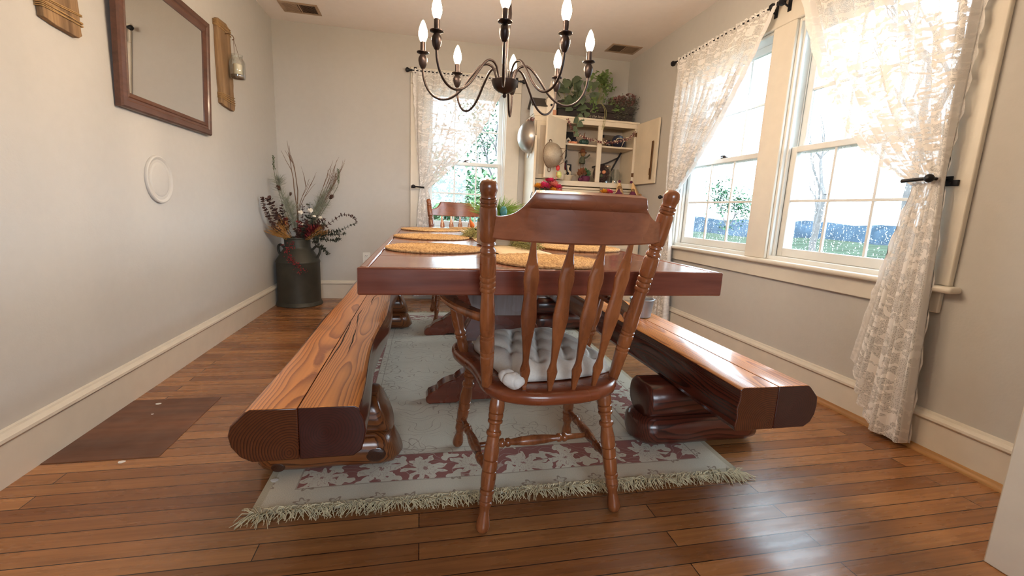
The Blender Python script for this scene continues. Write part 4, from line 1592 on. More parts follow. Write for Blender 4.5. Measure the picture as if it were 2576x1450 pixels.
m_vent = plain('taupe_register_paint', srgb(168, 142, 118), 0.5, metal=0.0)
m_ventd = plain('dark_duct', srgb(84, 66, 56), 0.8)
for lab, x0, x1 in (('brown ceiling register above the milk can corner', -1.122, -.828), ('brown ceiling register above the hutch', 1.718, 2.017)):
    y0, y1 = 4.108, 4.312
    b = MB()
    b.box(x0, y0, ZC - .006, x1, y0 + .026, ZC).box(x0, y1 - .026, ZC - .006, x1, y1, ZC).box(x0, y0 + .026, ZC - .006, x0 + .024, y1 - .026, ZC).box(x1 - .024, y0 + .026, ZC - .006, x1, y1 - .026, ZC)
    xm = (x0 + x1) / 2
    b.box(xm - .004, y0 + .026, ZC - .006, xm + .004, y1 - .026, ZC)
    o = b.build('ceiling_register', m_vent, bevel=.002)
    tag(o, lab, 'air vent')
    b = MB()
    b.box(x0 + .02, y0 + .02, ZC - .0012, x1 - .02, y1 - .02, ZC - .0004)
    b.build('duct_back', m_ventd, o, smooth=False)
    b = MB()
    n = 22
    for i in range(n):
        x = x0 + .03 + (x1 - x0 - .06) * i / (n - 1)
        if abs(x - xm) < .006:
            continue
        b.obox((x, (y0 + y1) / 2, ZC - .004), (.0028, 0, .0028 * (1 if x < xm else -1)), (0, (y1 - y0) / 2 - .025, 0), (-.0004, 0, .0004))
    b.build('louvre', m_vent, o, smooth=False)

# ------------------------------------------------------------------ milk can with dried flowers
m_can = plain('dark_painted_tin', srgb(66, 64, 56), 0.5, metal=0.35, var=0.25, bscale=24, bump=0.15)
CC = Vector((-1.082, 4.255, 0))
root = thing('milk_can', 'old dark metal milk can standing in the corner', 'milk can', CC)
b = MB()
b.lathe(CC, [(.17, 0.0), (.196, .001), (.197, .006), (.186, .030), (.181, .036), (.180, .38), (.183, .388), (.183, .398), (.180, .404), (.176, .412), (.150, .455), (.118, .505), (.108, .518), (.106, .530), (.107, .592), (.113, .598), (.113, .608), (.100, .606), (.098, .55)], 40, cap=True)
b.build('can_body', m_can, root, sharp=35)
for s, a in ((-1, 0.35), (1, -0.1)):
    d = Vector((math.cos(a) * s, math.sin(a), 0))
    b = MB()
    b.tube(catmull([CC + d * .126 + Vector((0, 0, .500)), CC + d * .160 + Vector((0, 0, .532)), CC + d * .188 + Vector((0, 0, .522)), CC + d * .190 + Vector((0, 0, .480)), CC + d * .168 + Vector((0, 0, .432))], 5), .011, 8)
    b.build('handle', m_can, root)

m_twig = plain('grey_brown_twig', srgb(118, 88, 66), 0.85, var=0.25, bscale=60)
m_pine = plain('frosted_pine_needles', srgb(150, 152, 132), 0.75, var=0.25, bscale=90)
m_wheat = plain('golden_wheat', srgb(196, 142, 74), 0.8, var=0.25, bscale=90)
m_euc = plain('dark_plum_eucalyptus', srgb(74, 46, 40), 0.7, var=0.3, bscale=60)
m_euc2 = plain('dark_green_eucalyptus', srgb(58, 60, 48), 0.7, var=0.3, bscale=60)
m_red = plain('dried_red_petals', srgb(120, 36, 38), 0.75, var=0.3, bscale=60)
m_cotton = plain('cotton_fluff', srgb(232, 222, 206), 0.95, bump=0.4, bscale=300, var=0.05)
m_cone = plain('pine_cone_scales', srgb(96, 62, 46), 0.85, var=0.3, bscale=120)
m_bud = plain('green_bud_spike', srgb(96, 102, 74), 0.8, var=0.3, bscale=100)
root = thing('dried_flower_arrangement', 'tall dried arrangement of twigs, frosted pine, wheat and eucalyptus in the milk can', 'dried flowers', CC + Vector((0, 0, .60)))
O = CC + Vector((0, 0, .60))


def q(dx, dz, dy=0.0):       # centimetres from the can's mouth
    return O + Vector((dx / 100, dy / 100, dz / 100))


rng = random.Random(12)
SINK = Vector((0, 0, -.10))


def twig(b, p, d, Ln, r, dep):
    pts = [Vector(p)]
    d = Vector(d).normalized()
    for k in range(4):
        d = (d + Vector((rng.uniform(-.13, .13), rng.uniform(-.1, .1), .04))).normalized()
        pts.append(pts[-1] + d * Ln / 4)
    b.tube(pts, [r, r * .9, r * .75, r * .6, r * .4], 5)
    if dep:
        for k in (2, 3, 3):
            nd = (d + Vector((rng.uniform(-.55, .55), rng.uniform(-.4, .4), rng.uniform(0, .3)))).normalized()
            twig(b, pts[k], nd, Ln * rng.uniform(.38, .6), r * .6, dep - 1)


for base, top, dep in (((0, 0), (2, 42), 0), ((1, 0), (-1, 44), 0)):
    b = MB()
    p = catmull([q(base[0], -10), q(base[0] + .5, 15), q(*top)], 5)
    b.tube(p, [.0055 - .0018 * i / len(p) for i in range(len(p))], 6)
    twig(b, p[-1], (-.12, .02, 1), .30, .0038, 1)
    twig(b, p[-5], (.30, .05, 1), .34, .003, 1)
    b.build('twig_branch', m_twig, root, sharp=0)
for k in range(7):
    b = MB()
    e = q(30 + rng.uniform(-6, 9), 60 + rng.uniform(-6, 6), rng.uniform(-5, 5))
    s0 = q(4, -8, rng.uniform(-3, 3))
    mid = s0.lerp(e, .55) + Vector((rng.uniform(-.02, .02), 0, .02))
    p = bez(s0, mid, e, 8)
    b.tube(p, [.0036 * (1 - .6 * i / 8) for i in range(9)], 5)
    twig(b, p[-3], (.42, rng.uniform(-.2, .2), 1), .14, .002, 1)
    twig(b, p[-1], (.40, rng.uniform(-.2, .2), 1), .10, .0018, 0)
    b.build('twig_branch', m_twig, root, sharp=0)


def pine_spray(pts, n, Ln, back=.55):
    b = MB()
    p = catmull(pts, 5)
    b.tube(p, .0028, 5)
    for i in range(n):
        t = rng.random() ** .8
        k = min(len(p) - 2, int(t * (len(p) - 1)))
        o = p[k].lerp(p[k + 1], rng.random())
        d = (p[k + 1] - p[k]).normalized()
        nd = (d * back + Vector((rng.uniform(-1, 1), rng.uniform(-1, 1), rng.uniform(-.6, 1))) * .75).normalized()
        Lk = Ln * rng.uniform(.6, 1.1)
        m_ = o + nd * Lk * .5
        e = o + nd * Lk + Vector((0, 0, -.006))
        b.tube([o, m_, e], [.0011, .0009, .0004], 3, cap=False)
    b.build('pine_spray', m_pine, root, sharp=0)


pine_spray([q(0, 8, -4), q(-3, 22, -5), q(-6, 34, -5)], 190, .095)
pine_spray([q(-2, 8, -6), q(-7, 28, -6), q(-11, 44, -6), q(-11.5, 50, -6)], 260, .085)
pine_spray([q(0, 5, -6), q(-1, 18, -8), q(0, 28, -8)], 150, .09)
pine_spray([q(8, 6, -3), q(16, 22, -3), q(24, 38, -3)], 260, .095)
pine_spray([q(10, 8, -5), q(18, 22, -6), q(25, 30, -6)], 200, .09)
pine_spray([q(12, 20), q(22, 38), q(31, 46, 0)], 150, .075)
for (dx, dz, sc, ang) in ((-10, 41, 1.0, -.5), (-2.5, 37, .6, .3), (29, 36, 1.0, .9)):
    b = MB()
    c = q(dx, dz, -7)
    ax = Vector((math.sin(ang), -.3, math.cos(ang))).normalized()
    u, w = MB.frame(ax)
    for ly in range(7):
        r = .017 * sc * math.sin(PI * (ly + 1) / 8.5)
        for k in range(7):
            a = 2 * PI * (k + .5 * (ly % 2)) / 7
            d = (u * math.cos(a) + w * math.sin(a))
            b.leaf(c + ax * (.05 * sc * ly / 7) + d * r * .35, d + ax * .5, ax, r * 1.1 + .004, .009 * sc, -.2)
    b.ball(c + ax * .024 * sc, .012 * sc, 8, 6, (1, 1, 1.6))
    b.build('pine_cone', m_cone, root, sharp=0)
for (dx, dz) in ((-15, 66), (37, 58)):
    b = MB()
    p = [q(dx * .35, 8, -3), q(dx * .85, dz * .66, -5), q(dx, dz - 8, -5), q(dx, dz + 4, -5)]
    b.tube(catmull(p, 5), .002, 5)
    for k in range(34):
        t = k / 34
        o = p[2].lerp(p[3], t)
        a = k * 2.4
        b.ball(o + Vector((math.cos(a), math.sin(a), .2)) * .0065 + Vector((rng.gauss(0, .002), rng.gauss(0, .002), 0)), rng.uniform(.003, .005), 6, 4)
    b.build('bud_spike', m_bud, root, sharp=0)
# wheat fans
for cx_, cz_, dirs, n in ((-4, -2, ((-.62, -.75, .35), (-.10, -.4, .8)), 60), (8, -1, ((.9, -.3, .28), (.6, -.4, .55)), 46)):
    b = MB()
    for k in range(n):
        t = rng.random()
        d = (Vector(dirs[0]).lerp(Vector(dirs[1]), t) + Vector((rng.uniform(-.1, .1), rng.uniform(-.2, .2), rng.uniform(-.1, .1)))).normalized()
        p0 = q(cx_ + rng.uniform(-2, 2), cz_, -5 + rng.uniform(-2, 2))
        Lk = rng.uniform(.16, .24)
        e = p0 + d * Lk
        b.tube([p0, p0 + d * Lk * .5 + Vector((0, 0, .006)), e], [.0012, .0012, .001], 3, cap=False)
        for j in range(6):
            o = p0 + d * Lk * (.5 + .08 * j)
            sd = Vector((rng.uniform(-1, 1), rng.uniform(-1, 1), rng.uniform(-1, 1)))
            b.leaf(o, d + sd * .25, sd, .03, .005, .1)
            b.tube([o, o + (d + sd * .18).normalized() * .07], [.0005, .0002], 3, cap=False)
    b.build('wheat_bunch', m_wheat, root, sharp=0)


def euc(pts, n, size, mat):
    b = MB()
    p = catmull(pts, 6)
    b.tube(p, .0018, 5)
    n = int(n * 1.35)
    for i in range(n):
        t = .25 + .75 * i / n
        k = min(len(p) - 2, int(t * (len(p) - 1)))
        d = (p[k + 1] - p[k]).normalized()
        u, w = MB.frame(d)
        for s in (0, PI):
            a = i * 1.57 + s
            nd = u * math.cos(a) + w * math.sin(a)
            nd = (nd + d * .35 + Vector((rng.uniform(-.35, .35), rng.uniform(-.35, .35), rng.uniform(-.35, .35)))).normalized()
            sz = 1.35 * size * (1.2 - .5 * t) * rng.uniform(.8, 1.2)
            sv = nd.cross(d + Vector((rng.uniform(-.6, .6), rng.uniform(-.6, .6), rng.uniform(-.6, .6))))
            sv = sv.normalized() if sv.length > 1e-4 else u
            up_ = sv.cross(nd)
            cc = p[k] + nd * sz * .55
            b.add([cc + up_ * sz * .06] + [cc + nd * sz * .55 * math.cos(th) + sv * sz * .44 * math.sin(th) for th in [2 * PI * m_ / 8 for m_ in range(8)]], [(0, 1 + m_, 1 + (m_ + 1) % 8) for m_ in range(8)])
    b.build('eucalyptus_stem', mat, root, sharp=0)


euc([q(-4, 0, -8), q(-12, 12, -22), q(-16, 26, -30), q(-17, 35, -32)], 26, .018, m_euc)
euc([q(-4, 2, -5), q(-11, 17, -16), q(-14, 29, -20), q(-16, 35, -22)], 14, .028, m_euc)
euc([q(-4, 2, -5), q(-10, 14, -10), q(-14, 22, -12)], 12, .026, m_euc)
euc([q(-3, 4, -7), q(-8, 16, -9), q(-9, 30, -9)], 10, .03, m_euc)
euc([q(3, 2, -4), q(6, 16, -6), q(7, 30, -6)], 12, .02, m_euc)
euc([q(4, 2, -4), q(11, 18, -6), q(13, 32, -6)], 9, .026, m_euc2)
euc([q(8, 2, -6), q(24, 10, -12), q(40, 22, -14), q(50, 21, -14), q(53, 15, -14)], 30, .014, m_euc)
euc([q(8, 1, -6), q(24, 6, -12), q(38, 9, -14), q(52, 16, -14)], 28, .017, m_euc2)
euc([q(8, 0, -6), q(22, 4, -12), q(34, 5, -14), q(44, 6, -14)], 26, .018, m_euc2)
euc([q(8, 0, -7), q(20, 1, -13), q(32, 0, -15), q(40, 2, -15)], 24, .018, m_euc2)
euc([q(9, -1, -7), q(18, -3, -12), q(25, -8, -14), q(29, -13, -14)], 18, .019, m_euc2)
euc([q(4, 4, -6), q(16, 12, -11), q(27, 19, -12)], 18, .022, m_euc)
euc([q(5, 2, -8), q(14, 8, -13), q(22, 12, -14)], 18, .024, m_red)
for k in range(9):
    euc([q(2, -2, -5), q(4 + 2 * k, 4 + (k * 5) % 9, -10), q(1 + 3.2 * k, 9 + (k * 7) % 12, -13)], 13, .02, (m_euc, m_red, m_euc2)[k % 3])
for (dx, dz, sc) in ((6, 23, 1.0), (14, 25, 1.1), (22, 19, .8), (4.5, 14, .7), (17, 20, .7), (7, 13, .5)):
    b = MB()
    for k in range(5):
        a = k * 1.3
        b.ball(q(dx + 1.1 * sc * math.cos(a), dz + .9 * sc * math.sin(a), -10 + .8 * math.sin(a * 2)), .0115 * sc, 8, 6)
    b.build('cotton_boll', m_cotton, root, sharp=0)
b = MB()
for k in range(44):
    a, e = rng.uniform(0, 2 * PI), rng.uniform(-.6, 1.4)
    d = Vector((math.cos(a) * math.cos(e), math.sin(a) * math.cos(e), math.sin(e)))
    b.leaf(q(-6, 14.5, -10) + d * .012, d, (0, 0, 1), .034, .026, .2)
b.build('dried_rose', m_red, root, sharp=0)
b = MB()      # red berry sprig hanging over the can's shoulder
p = catmull([q(-1, -1, -10), q(-3, -5, -13.5), q(-4, -12, -17), q(-1, -17, -20), q(4, -22, -20.5), q(8, -27, -20.5)], 5)
b.tube(p, .0012, 4)
for k in range(110):
    o = rng.choice(p[4:])
    o = o + Vector((rng.gauss(0, .022), rng.uniform(-.014, .0), rng.gauss(0, .018)))
    b.ball(o, rng.uniform(.003, .0052), 6, 4)
    if k % 3 == 0:
        b.leaf(o, (rng.uniform(-1, 1), -.4, rng.uniform(-1, 1)), (0, -1, 0), .022, .010)
b.build('berry_sprig', m_red, root, sharp=0)

# ------------------------------------------------------------------ placemats, runner, centrepieces
m_jute = plain('braided_jute', srgb(196, 150, 92), 0.9, var=0.3, bscale=260, bump=0.5)
m_run = plain('cream_runner_cloth', srgb(228, 206, 168), 0.9, var=0.06, bscale=300, bump=0.2)


def jute_mat():
    k = NT('braided_jute_rounds')
    v = k.coord()
    w = k.n('TexWave', _wave_type='RINGS', _rings_direction='Z')
    w.inputs['Scale'].default_value = 26
    w.inputs['Distortion'].default_value = 0.0
    k.l(v, w.inputs['Vector'])
    nz = k.noise(v, 150, 3, 0.6)
    col = k.ramp(nz, [(0.30, srgb(146, 106, 62)), (0.5, srgb(206, 162, 106)), (0.72, srgb(232, 198, 142))])
    col = k.mix(0.55, col, k.ramp(w.outputs['Fac'], [(0.0, (0.55, 0.48, 0.4, 1)), (0.35, (1, 1, 1, 1))]), 'MULTIPLY')
    k.base(col)
    k.set(rough=0.9)
    k.bump(nz, 0.6, 0.004)
    return k.m


m_jmat = jute_mat()


def mat_mesh(c, r):
    b = MB()
    prof = [(.002, .009)]
    nr = 15
    for i in range(nr):
        r0 = r * (i + .15) / nr
        r1 = r * (i + .55) / nr
        r2 = r * (i + .95) / nr
        prof += [(r0 + .0003, .0075), (r1, .0105), (r2, .0075)]
    prof += [(r, .006), (r - .001, .001), (.002, .001)]
    rs = []
    n = 72
    c = Vector(c)
    for rr, z in prof:
        rs.append([c + Vector(((rr * (1 + .012 * math.sin(3 * a + c.y * 5))) * math.cos(a), rr * (1 + .012 * math.sin(3 * a + c.y * 5)) * math.sin(a), z + (.0012 * math.sin(a * 40 + i_ * 1.3) if .007 < z < .0106 else 0))) for i_, a in [(0, 2 * PI * k / n) for k in range(n)]])
    b.rings(rs)
    return b


mats = [((.052, 1.735), .186, 'round jute placemat on the wall side of the table, nearest the camera'),
        ((.060, 2.400), .200, 'round jute placemat on the wall side of the table, second from the camera'),
        ((.068, 3.175), .205, 'round jute placemat on the wall side of the table, farthest from the camera'),
        ((.402, 1.378), .186, 'round jute placemat at the table head behind the near chair'),
        ((.712, 1.935), .190, 'round jute placemat on the window side of the table'),
        ((.385, 3.52), .165, 'round jute placemat at the far head of the table')]
for (x, y), r, lab in mats:
    root = thing('placemat', lab, 'placemat', (x, y, TZ), 'braided jute placemats')
    mat_mesh((x, y, TZ), r).build('braid', m_jmat, root, sharp=0)
b = MB()
nx, ny = 8, 60
rows = []
for z in (.0006, .0032):
    rows.append([[Vector((.275 + .215 * i / nx + .004 * math.sin(j * .7), 1.52 + 1.86 * j / ny, TZ + z + .0012 * math.sin(i * 2 + j) * (z > .001))) for i in range(nx + 1)] for j in range(ny + 1)])
top = rows[1]
for j in range(ny + 1):
    b.v.extend(top[j])
for j in range(ny):
    for i in range(nx):
        q_ = j * (nx + 1) + i
        b.f.append([q_, q_ + 1, q_ + nx + 2, q_ + nx + 1]); b.mi.append(0)
o = b.build('table_runner', m_run, None, sharp=0, solid=.0015)
tag(o, 'cream cloth runner down the middle of the table', 'table runner')

m_gwood = wood('whitewashed_planter_wood', srgb(168, 158, 142), srgb(214, 206, 192), 'X', 0.8, 0.0, fine=30)
m_grass2 = plain('bright_artificial_grass', srgb(134, 168, 70), 0.6, var=0.4, bscale=60)
m_dleaf = plain('deep_green_leaf', srgb(60, 92, 52), 0.5, var=0.3, bscale=40)
m_teal = plain('teal_egg', srgb(72, 142, 150), 0.4, var=0.1)
m_moss = plain('dried_moss', srgb(158, 152, 96), 0.95, var=0.45, bscale=200)
m_carrot = plain('orange_felt_carrot', srgb(222, 118, 50), 0.7, var=0.15)
px_, py_ = .335, 2.02
root = thing('planter_box', 'small whitewashed wooden box of bright grass on the runner', 'planter', (px_, py_, TZ))
b = MB()
zb = TZ + .004
b.box(px_ - .075, py_ - .07, zb, px_ - .065, py_ + .07, zb + .11).box(px_ + .065, py_ - .07, zb, px_ + .075, py_ + .07, zb + .11).box(px_ - .065, py_ - .07, zb, px_ + .065, py_ - .06, zb + .11).box(px_ - .065, py_ + .06, zb, px_ + .065, py_ + .07, zb + .11).box(px_ - .065, py_ - .06, zb, px_ + .065, py_ + .06, zb + .085)
b.build('box', m_gwood, root, bevel=.002)
rng = random.Random(4)
b = MB()
for i in range(420):
    a, r = rng.uniform(0, 2 * PI), .055 * math.sqrt(rng.random())
    o = Vector((px_ + r * math.cos(a), py_ + r * math.sin(a), zb + .088))
    out = Vector((math.cos(a), math.sin(a), 0)) * (rng.uniform(.1, 1.0))
    Lk = rng.uniform(.08, .165)
    m_ = o + Vector((out.x * .30, out.y * .30, .9)) * Lk * .55
    e = o + Vector((out.x * .95, out.y * .95, 1 - .35 * out.length)) * Lk * .9
    b.tube([o, m_, e], [.0016, .0014, .0004], 3, cap=False)
g_ = b.build('grass_blades', m_grass2, root, sharp=0)
g_['kind'] = 'stuff'
b = MB()
for i in range(34):
    a = rng.uniform(0, 2 * PI)
    b.leaf((px_ + .04 * math.cos(a), py_ - .05 + .02 * math.sin(a), zb + .10), (math.cos(a), -.5 + math.sin(a) * .5, rng.uniform(.1, .8)), (0, -1, .5), .055, .022, .2)
b.build('succulent_leaves', m_dleaf, root, sharp=0)
b = MB()
b.ball((px_ + .022, py_ - .082, zb + .150), .019, 14, 10, (.85, .85, 1.35))
o = b.build('painted_egg', m_teal)
tag(o, 'teal egg nestled in the planter box grass', 'egg')


def moss_nest(label, c, sx, sy, seed, n):
    rng = random.Random(seed)
    b = MB()
    for i in range(n):
        a, r = rng.uniform(0, 2 * PI), math.sqrt(rng.random())
        o = Vector((c[0] + sx * r * math.cos(a), c[1] + sy * r * math.sin(a), TZ + .004 + rng.random() * .045 * (1 - r * r) + .002))
        d = Vector((rng.uniform(-1, 1), rng.uniform(-1, 1), rng.uniform(-.15, .5))).normalized()
        e = o + d * rng.uniform(.03, .06)
        e.z = max(e.z, TZ + .005)
        m_ = (o + e) / 2 + Vector((rng.uniform(-.012, .012), rng.uniform(-.012, .012), rng.uniform(0, .016)))
        b.tube([o, m_, e], [.0012, .0013, .0008], 3, cap=False)
    o = b.build('moss_nest', m_moss, None, sharp=0)
    return tag(o, label, 'moss', 'moss nests on the runner')


moss_nest('nest of dried moss and grass right of the planter box', (.450, 1.93), .042, .20, 1, 620)
moss_nest('nest of dried moss beyond the planter box', (.335, 2.50), .10, .20, 2, 520)
for lab, c, d in (('orange felt carrot lying on the moss right of the planter box', (.425, 2.02, TZ + .062), (1, .2, 0)), ('small orange felt carrot at the far edge of the near moss', (.47, 1.90, TZ + .058), (.3, -1, 0)), ('orange tulip bud on the moss beyond the planter box', (.285, 2.52, TZ + .072), (-.4, -.3, 1))):
    b = MB()
    d = Vector(d).normalized()
    c = Vector(c)
    b.turn(c - d * .02, c + d * .028, [(0, .003), (.1, .010), (.3, .0135), (.6, .011), (1, .002)], 12)
    o = b.build('felt_carrot', m_carrot)
    tag(o, lab, 'ornament', 'orange ornaments on the moss')
    b = MB()
    for k in range(9):
        b.leaf(c - d * .02, -d + Vector((rng.uniform(-.7, .7), rng.uniform(-.7, .7), rng.uniform(-.2, .8))), (0, 0, 1),   .085 if 'tulip' in lab else .035, .030 if 'tulip' in lab else .010, .3)
    b.build('leaf_tuft', m_dleaf, o, sharp=0)

# ------------------------------------------------------------------ pail on the bench, scraps
m_galv = plain('galvanised_steel', srgb(150, 152, 156), 0.42, metal=0.6, var=0.15, bscale=40)
c = Vector((1.125, 2.05, .411))
root = thing('metal_pail', 'small metal pail with a bright rim on the bench below the windows', 'pail', c)
b = MB()
b.lathe(c, [(.045, .0005), (.050, .003), (.060, .088), (.064, .090), (.064, .095), (.060, .096), (.057, .090), (.047, .008), (.02, .006)], 28)
b.build('pail_body', m_galv, root)
b = MB()
b.tube(catmull([c + Vector((-.062, 0, .085)), c + Vector((-.058, -.03, .095)), c + Vector((0, -.070, .093)), c + Vector((.058, -.03, .095)), c + Vector((.062, 0, .085))], 5), .0022, 6)
b.build('bail_handle', m_galv, root)
# paper scraps on the patched floor
for lab, x, y, r in (('larger white paper scrap on the dark floor patch', -1.149, 2.125, .011), ('tiny white scrap at the middle of the floor patch', -1.118, 2.02, .005), ('white paper scrap on the boards just before the floor patch', -1.02, 1.645, .011), ('white scrap of fluff beside the bench foot at the rug corner', -.47, 1.447, .012)):
    b = MB()
    z = .0026 if y > 1.66 else .0004 if x < -.6 else .0105
    b.rings([[(x + r * (1 + .25 * math.sin(3 * a)) * math.cos(a), y + r * .8 * math.sin(a), z + h) for a in [2 * PI * k / 10 for k in range(10)]] for h in (0, .0012)])
    o = b.build('paper_scrap', m_puff, None, smooth=False)
    tag(o, lab, 'scrap', 'white scraps on the floor')

# ------------------------------------------------------------------ kitchen hutch in the far corner
m_hutch = plain('cream_hutch_paint', srgb(226, 212, 188), 0.5, var=0.05, bscale=30, bump=0.08)
m_hin = plain('hutch_inside_paint', srgb(196, 182, 164), 0.6, var=0.05, bscale=30)
m_hinge = plain('aged_brass_hinge', srgb(112, 78, 48), 0.5, metal=0.6)
HF, HB = 4.15, 4.49          # front face and back of the upper unit
HX0, HX1 = 1.02, 2.072
root = thing('kitchen_hutch', 'tall cream hutch with open doors and crowded shelves in the corner', 'hutch', (1.54, 4.3, 0))
H = root


def hb(name, boxes, mat=m_hutch, bevel=.003, parent=None):
    b = MB()
    for q_ in boxes:
        b.box(*q_)
    return b.build(name, mat, parent or H, bevel=bevel)


hb('side_panel', [(HX0, HF + .002, .9055, HX0 + .0195, HB, 1.7965)])
hb('side_panel', [(HX1 - .0195, HF + .002, .9055, HX1, HB, 1.7965)])
hb('back_panel', [(HX0 + .02, HB - .012, .9055, HX1 - .02, HB - .001, 1.7965)], m_hin, 0)
hb('top_board', [(HX0 - .004, HF - .006, 1.797, HX1 + .004, HB, 1.817)])
hb('face_frame', [(HX0, HF - .004, 1.755, HX1, HF + .016, 1.797), (HX0, HF - .004, 1.185, HX1, HF + .016, 1.232), (1.325 - .02, HF - .004, 1.232, 1.325, HF + .016, 1.755), (1.655, HF - .004, 1.232, 1.70, HF + .016, 1.755),
                  (2.03, HF - .004, 1.232, HX1, HF + .016, 1.755), (HX0, HF - .004, 1.232, HX0 + .022, HF + .016, 1.755)])
hb('cabinet_floor', [(HX0 + .02, HF + .016, 1.215, HX1 - .02, HB - .012, 1.234)], m_hin)
hb('shelf', [(1.327, HF + .03, 1.565, HX1 - .02, HB - .012, 1.582)])
hb('divider', [(1.305, HF + .016, 1.0, 1.325, HB - .012, 1.797)], m_hin)
# closed narrow door at the left
d = MB()
d.box(HX0 + .02, HF - .022, 1.236, 1.307, HF - .005, 1.754)
dl = d.build('door', m_hutch, H, bevel=.003)
d = MB()
d.box(HX0 + .055, HF - .0225, 1.275, 1.272, HF - .019, 1.715)
d.build('door_panel', m_hin, dl, bevel=.002)


def hinge(x, y, z, parent, d=(0, -1, 0)):
    b = MB()
    b.turn((x, y, z - .022), (x, y, z + .022), [(0, .004), (1, .004)], 8)
    b.obox((x + .012, y + .002, z), (.012, 0, 0), (0, .0015, 0), (0, 0, .018))
    b.obox((x - .012, y + .002, z), (.012, 0, 0), (0, .0015, 0), (0, 0, .018))
    b.build('hinge', m_hinge, parent)


hinge(1.175, HF - .024, 1.70, dl)


def open_door(x, y, fx, fy, z0, z1, th):
    a, c = Vector((x, y, 0)), Vector((fx, fy, 0))
    n = (c - a).cross(Vector((0, 0, 1))).normalized() * th / 2
    m_ = (a + c) / 2
    b = MB()
    b.obox((m_.x, m_.y, (z0 + z1) / 2), (c - a) / 2, n, (0, 0, (z1 - z0) / 2))
    return b.build('open_door', m_hutch, H, bevel=.003), (c - a).normalized(), n.normalized()


dL, dLd, dLn = open_door(1.322, HF - .022, 1.078, 3.918, 1.232, 1.768, .018)
dR, dRd, dRn = open_door(2.056, HF - .014, 2.070, 3.752, 1.225, 1.795, .018)
for z in (1.32, 1.70):
    hinge(2.050, HF - .012, z, dR)
b = MB()
b.box(2.046, 3.80, 1.26, 2.053, 3.825, 1.60).box(2.043, 3.795, 1.30, 2.050, 3.83, 1.36)
b.build('door_latch', m_hinge, dR, bevel=.002)
# roll-front, lower sides, counter and base cabinet
b = MB()
for i in range(5):
    z = 1.176 - i * .024
    b.box(1.33, HF + .012 + .002 * (i % 2), z - .020, HX1 - .021, HF + .026, z)
b.build('tambour_slats', m_hutch, H, bevel=.004)
hb('counter_top', [(.985, 3.90, .872, 2.076, HB, .905)], m_hutch, .006)
hb('base_cabinet', [(1.0, 3.945, .06, 2.072, HB, .872), (1.02, 3.99, 0, 2.06, HB - .02, .06)])
for x0, x1 in ((1.02, 1.53), (1.545, 2.055)):
    d = hb('base_door', [(x0, 3.93, .10, x1, 3.9455, .66)])
    hb('door_panel', [(x0 + .05, 3.9285, .15, x1 - .05, 3.932, .61)], m_hin, .003, d)
    k = MB()
    k.turn(((x0 + x1) / 2 + (.19 if x0 < 1.3 else -.19), 3.93, .56), ((x0 + x1) / 2 + (.19 if x0 < 1.3 else -.19), 3.905, .56), [(0, .006), (.4, .006), (.7, .014), (1, .008)], 14)
    k.build('knob', m_hinge, d)
    d = hb('drawer', [(x0, 3.93, .68, x1, 3.9455, .86)])
    k = MB()
    xm = (x0 + x1) / 2
    k.tube(catmull([(xm - .045, 3.93, .775), (xm - .04, 3.908, .768), (xm, 3.903, .762), (xm + .04, 3.908, .768), (xm + .045, 3.93, .775)], 4), .004, 6)
    k.build('drawer_pull', m_dark, d)
b = MB()
b.tube(catmull([(.998, 4.0, 1.10), (.984, 3.985, 1.075), (.980, 3.98, 1.05), (.986, 3.985, 1.025), (.998, 4.0, 1.01)], 4), .0035, 6)
b.build('hanging_hook', m_dark, H)
b = MB()
b.box(.998, 4.0, .9055, 1.0195, HF - .005, 1.6)
b.build('side_stile', m_hutch, H, bevel=.003)


def solo(name, label, cat, b, mat, group=None, **kw):
    o = b.build(name, mat, None, **kw)
    return tag(o, label, cat, group)


# colander on the hutch's side
m_alu = plain('dented_aluminium', srgb(176, 170, 162), 0.34, metal=0.85, var=0.1, bscale=30, bump=0.12)
c = Vector((.993, 4.15, 1.603))
b = MB()
prof = [(t, .146 * math.sqrt(max(.0004, 1 - t ** 2.2))) for t in [i / 16 for i in range(17)]]
b.turn(c, c + Vector((-.122, 0, 0)), prof, 40)
root = solo('colander', 'round dented aluminium colander hanging on the side of the hutch', 'colander', b, m_alu, sharp=60)
b = MB()
b.tube(catmull([c + Vector((-.006, -.03, -.14)), c + Vector((-.016, -.025, -.175)), c + Vector((-.018, 0, -.188)), c + Vector((-.016, .025, -.175)), c + Vector((-.006, .03, -.14))], 4), .004, 6)
b.build('loop_handle', m_alu, root)
# wire sieve on the open door
m_mesh = plain('fine_wire_mesh', srgb(170, 156, 136), 0.5, metal=0.4, var=0.15, bscale=500, bump=0.3)
dd = dLd
nn = Vector((-dLd.y, dLd.x, 0))
if nn.dot(Vector((.3, 1, 0))) > 0:
    nn = -nn
base = Vector((1.322, HF - .022, 0)) + dd * .268 + nn * .014 + Vector((0, 0, 1.428))
b = MB()
b.turn(base, base + nn * .118, [(t, .108 * (1 - t ** 2.4) ** .62 + .002) for t in [i / 14 for i in range(15)]], 32)
root = solo('sieve', 'cone shaped wire sieve hanging on the open left door of the hutch', 'sieve', b, m_mesh, sharp=0)
b = MB()
ringp = [base + .109 * (math.cos(a) * dd + math.sin(a) * Vector((0, 0, 1))) + nn * .002 for a in [2 * PI * k / 36 for k in range(37)]]
b.tube(ringp, .003, 6)
Z = Vector((0, 0, 1))
b.tube([base + Z * .075 + nn * .02 + dd * .04, base + Z * .055 + nn * .10, base + Z * .045 + nn * .165, base - Z * .01 + nn * .125, base - Z * .065 + nn * .150, base - Z * .085 + nn * .10], .0026, 6)
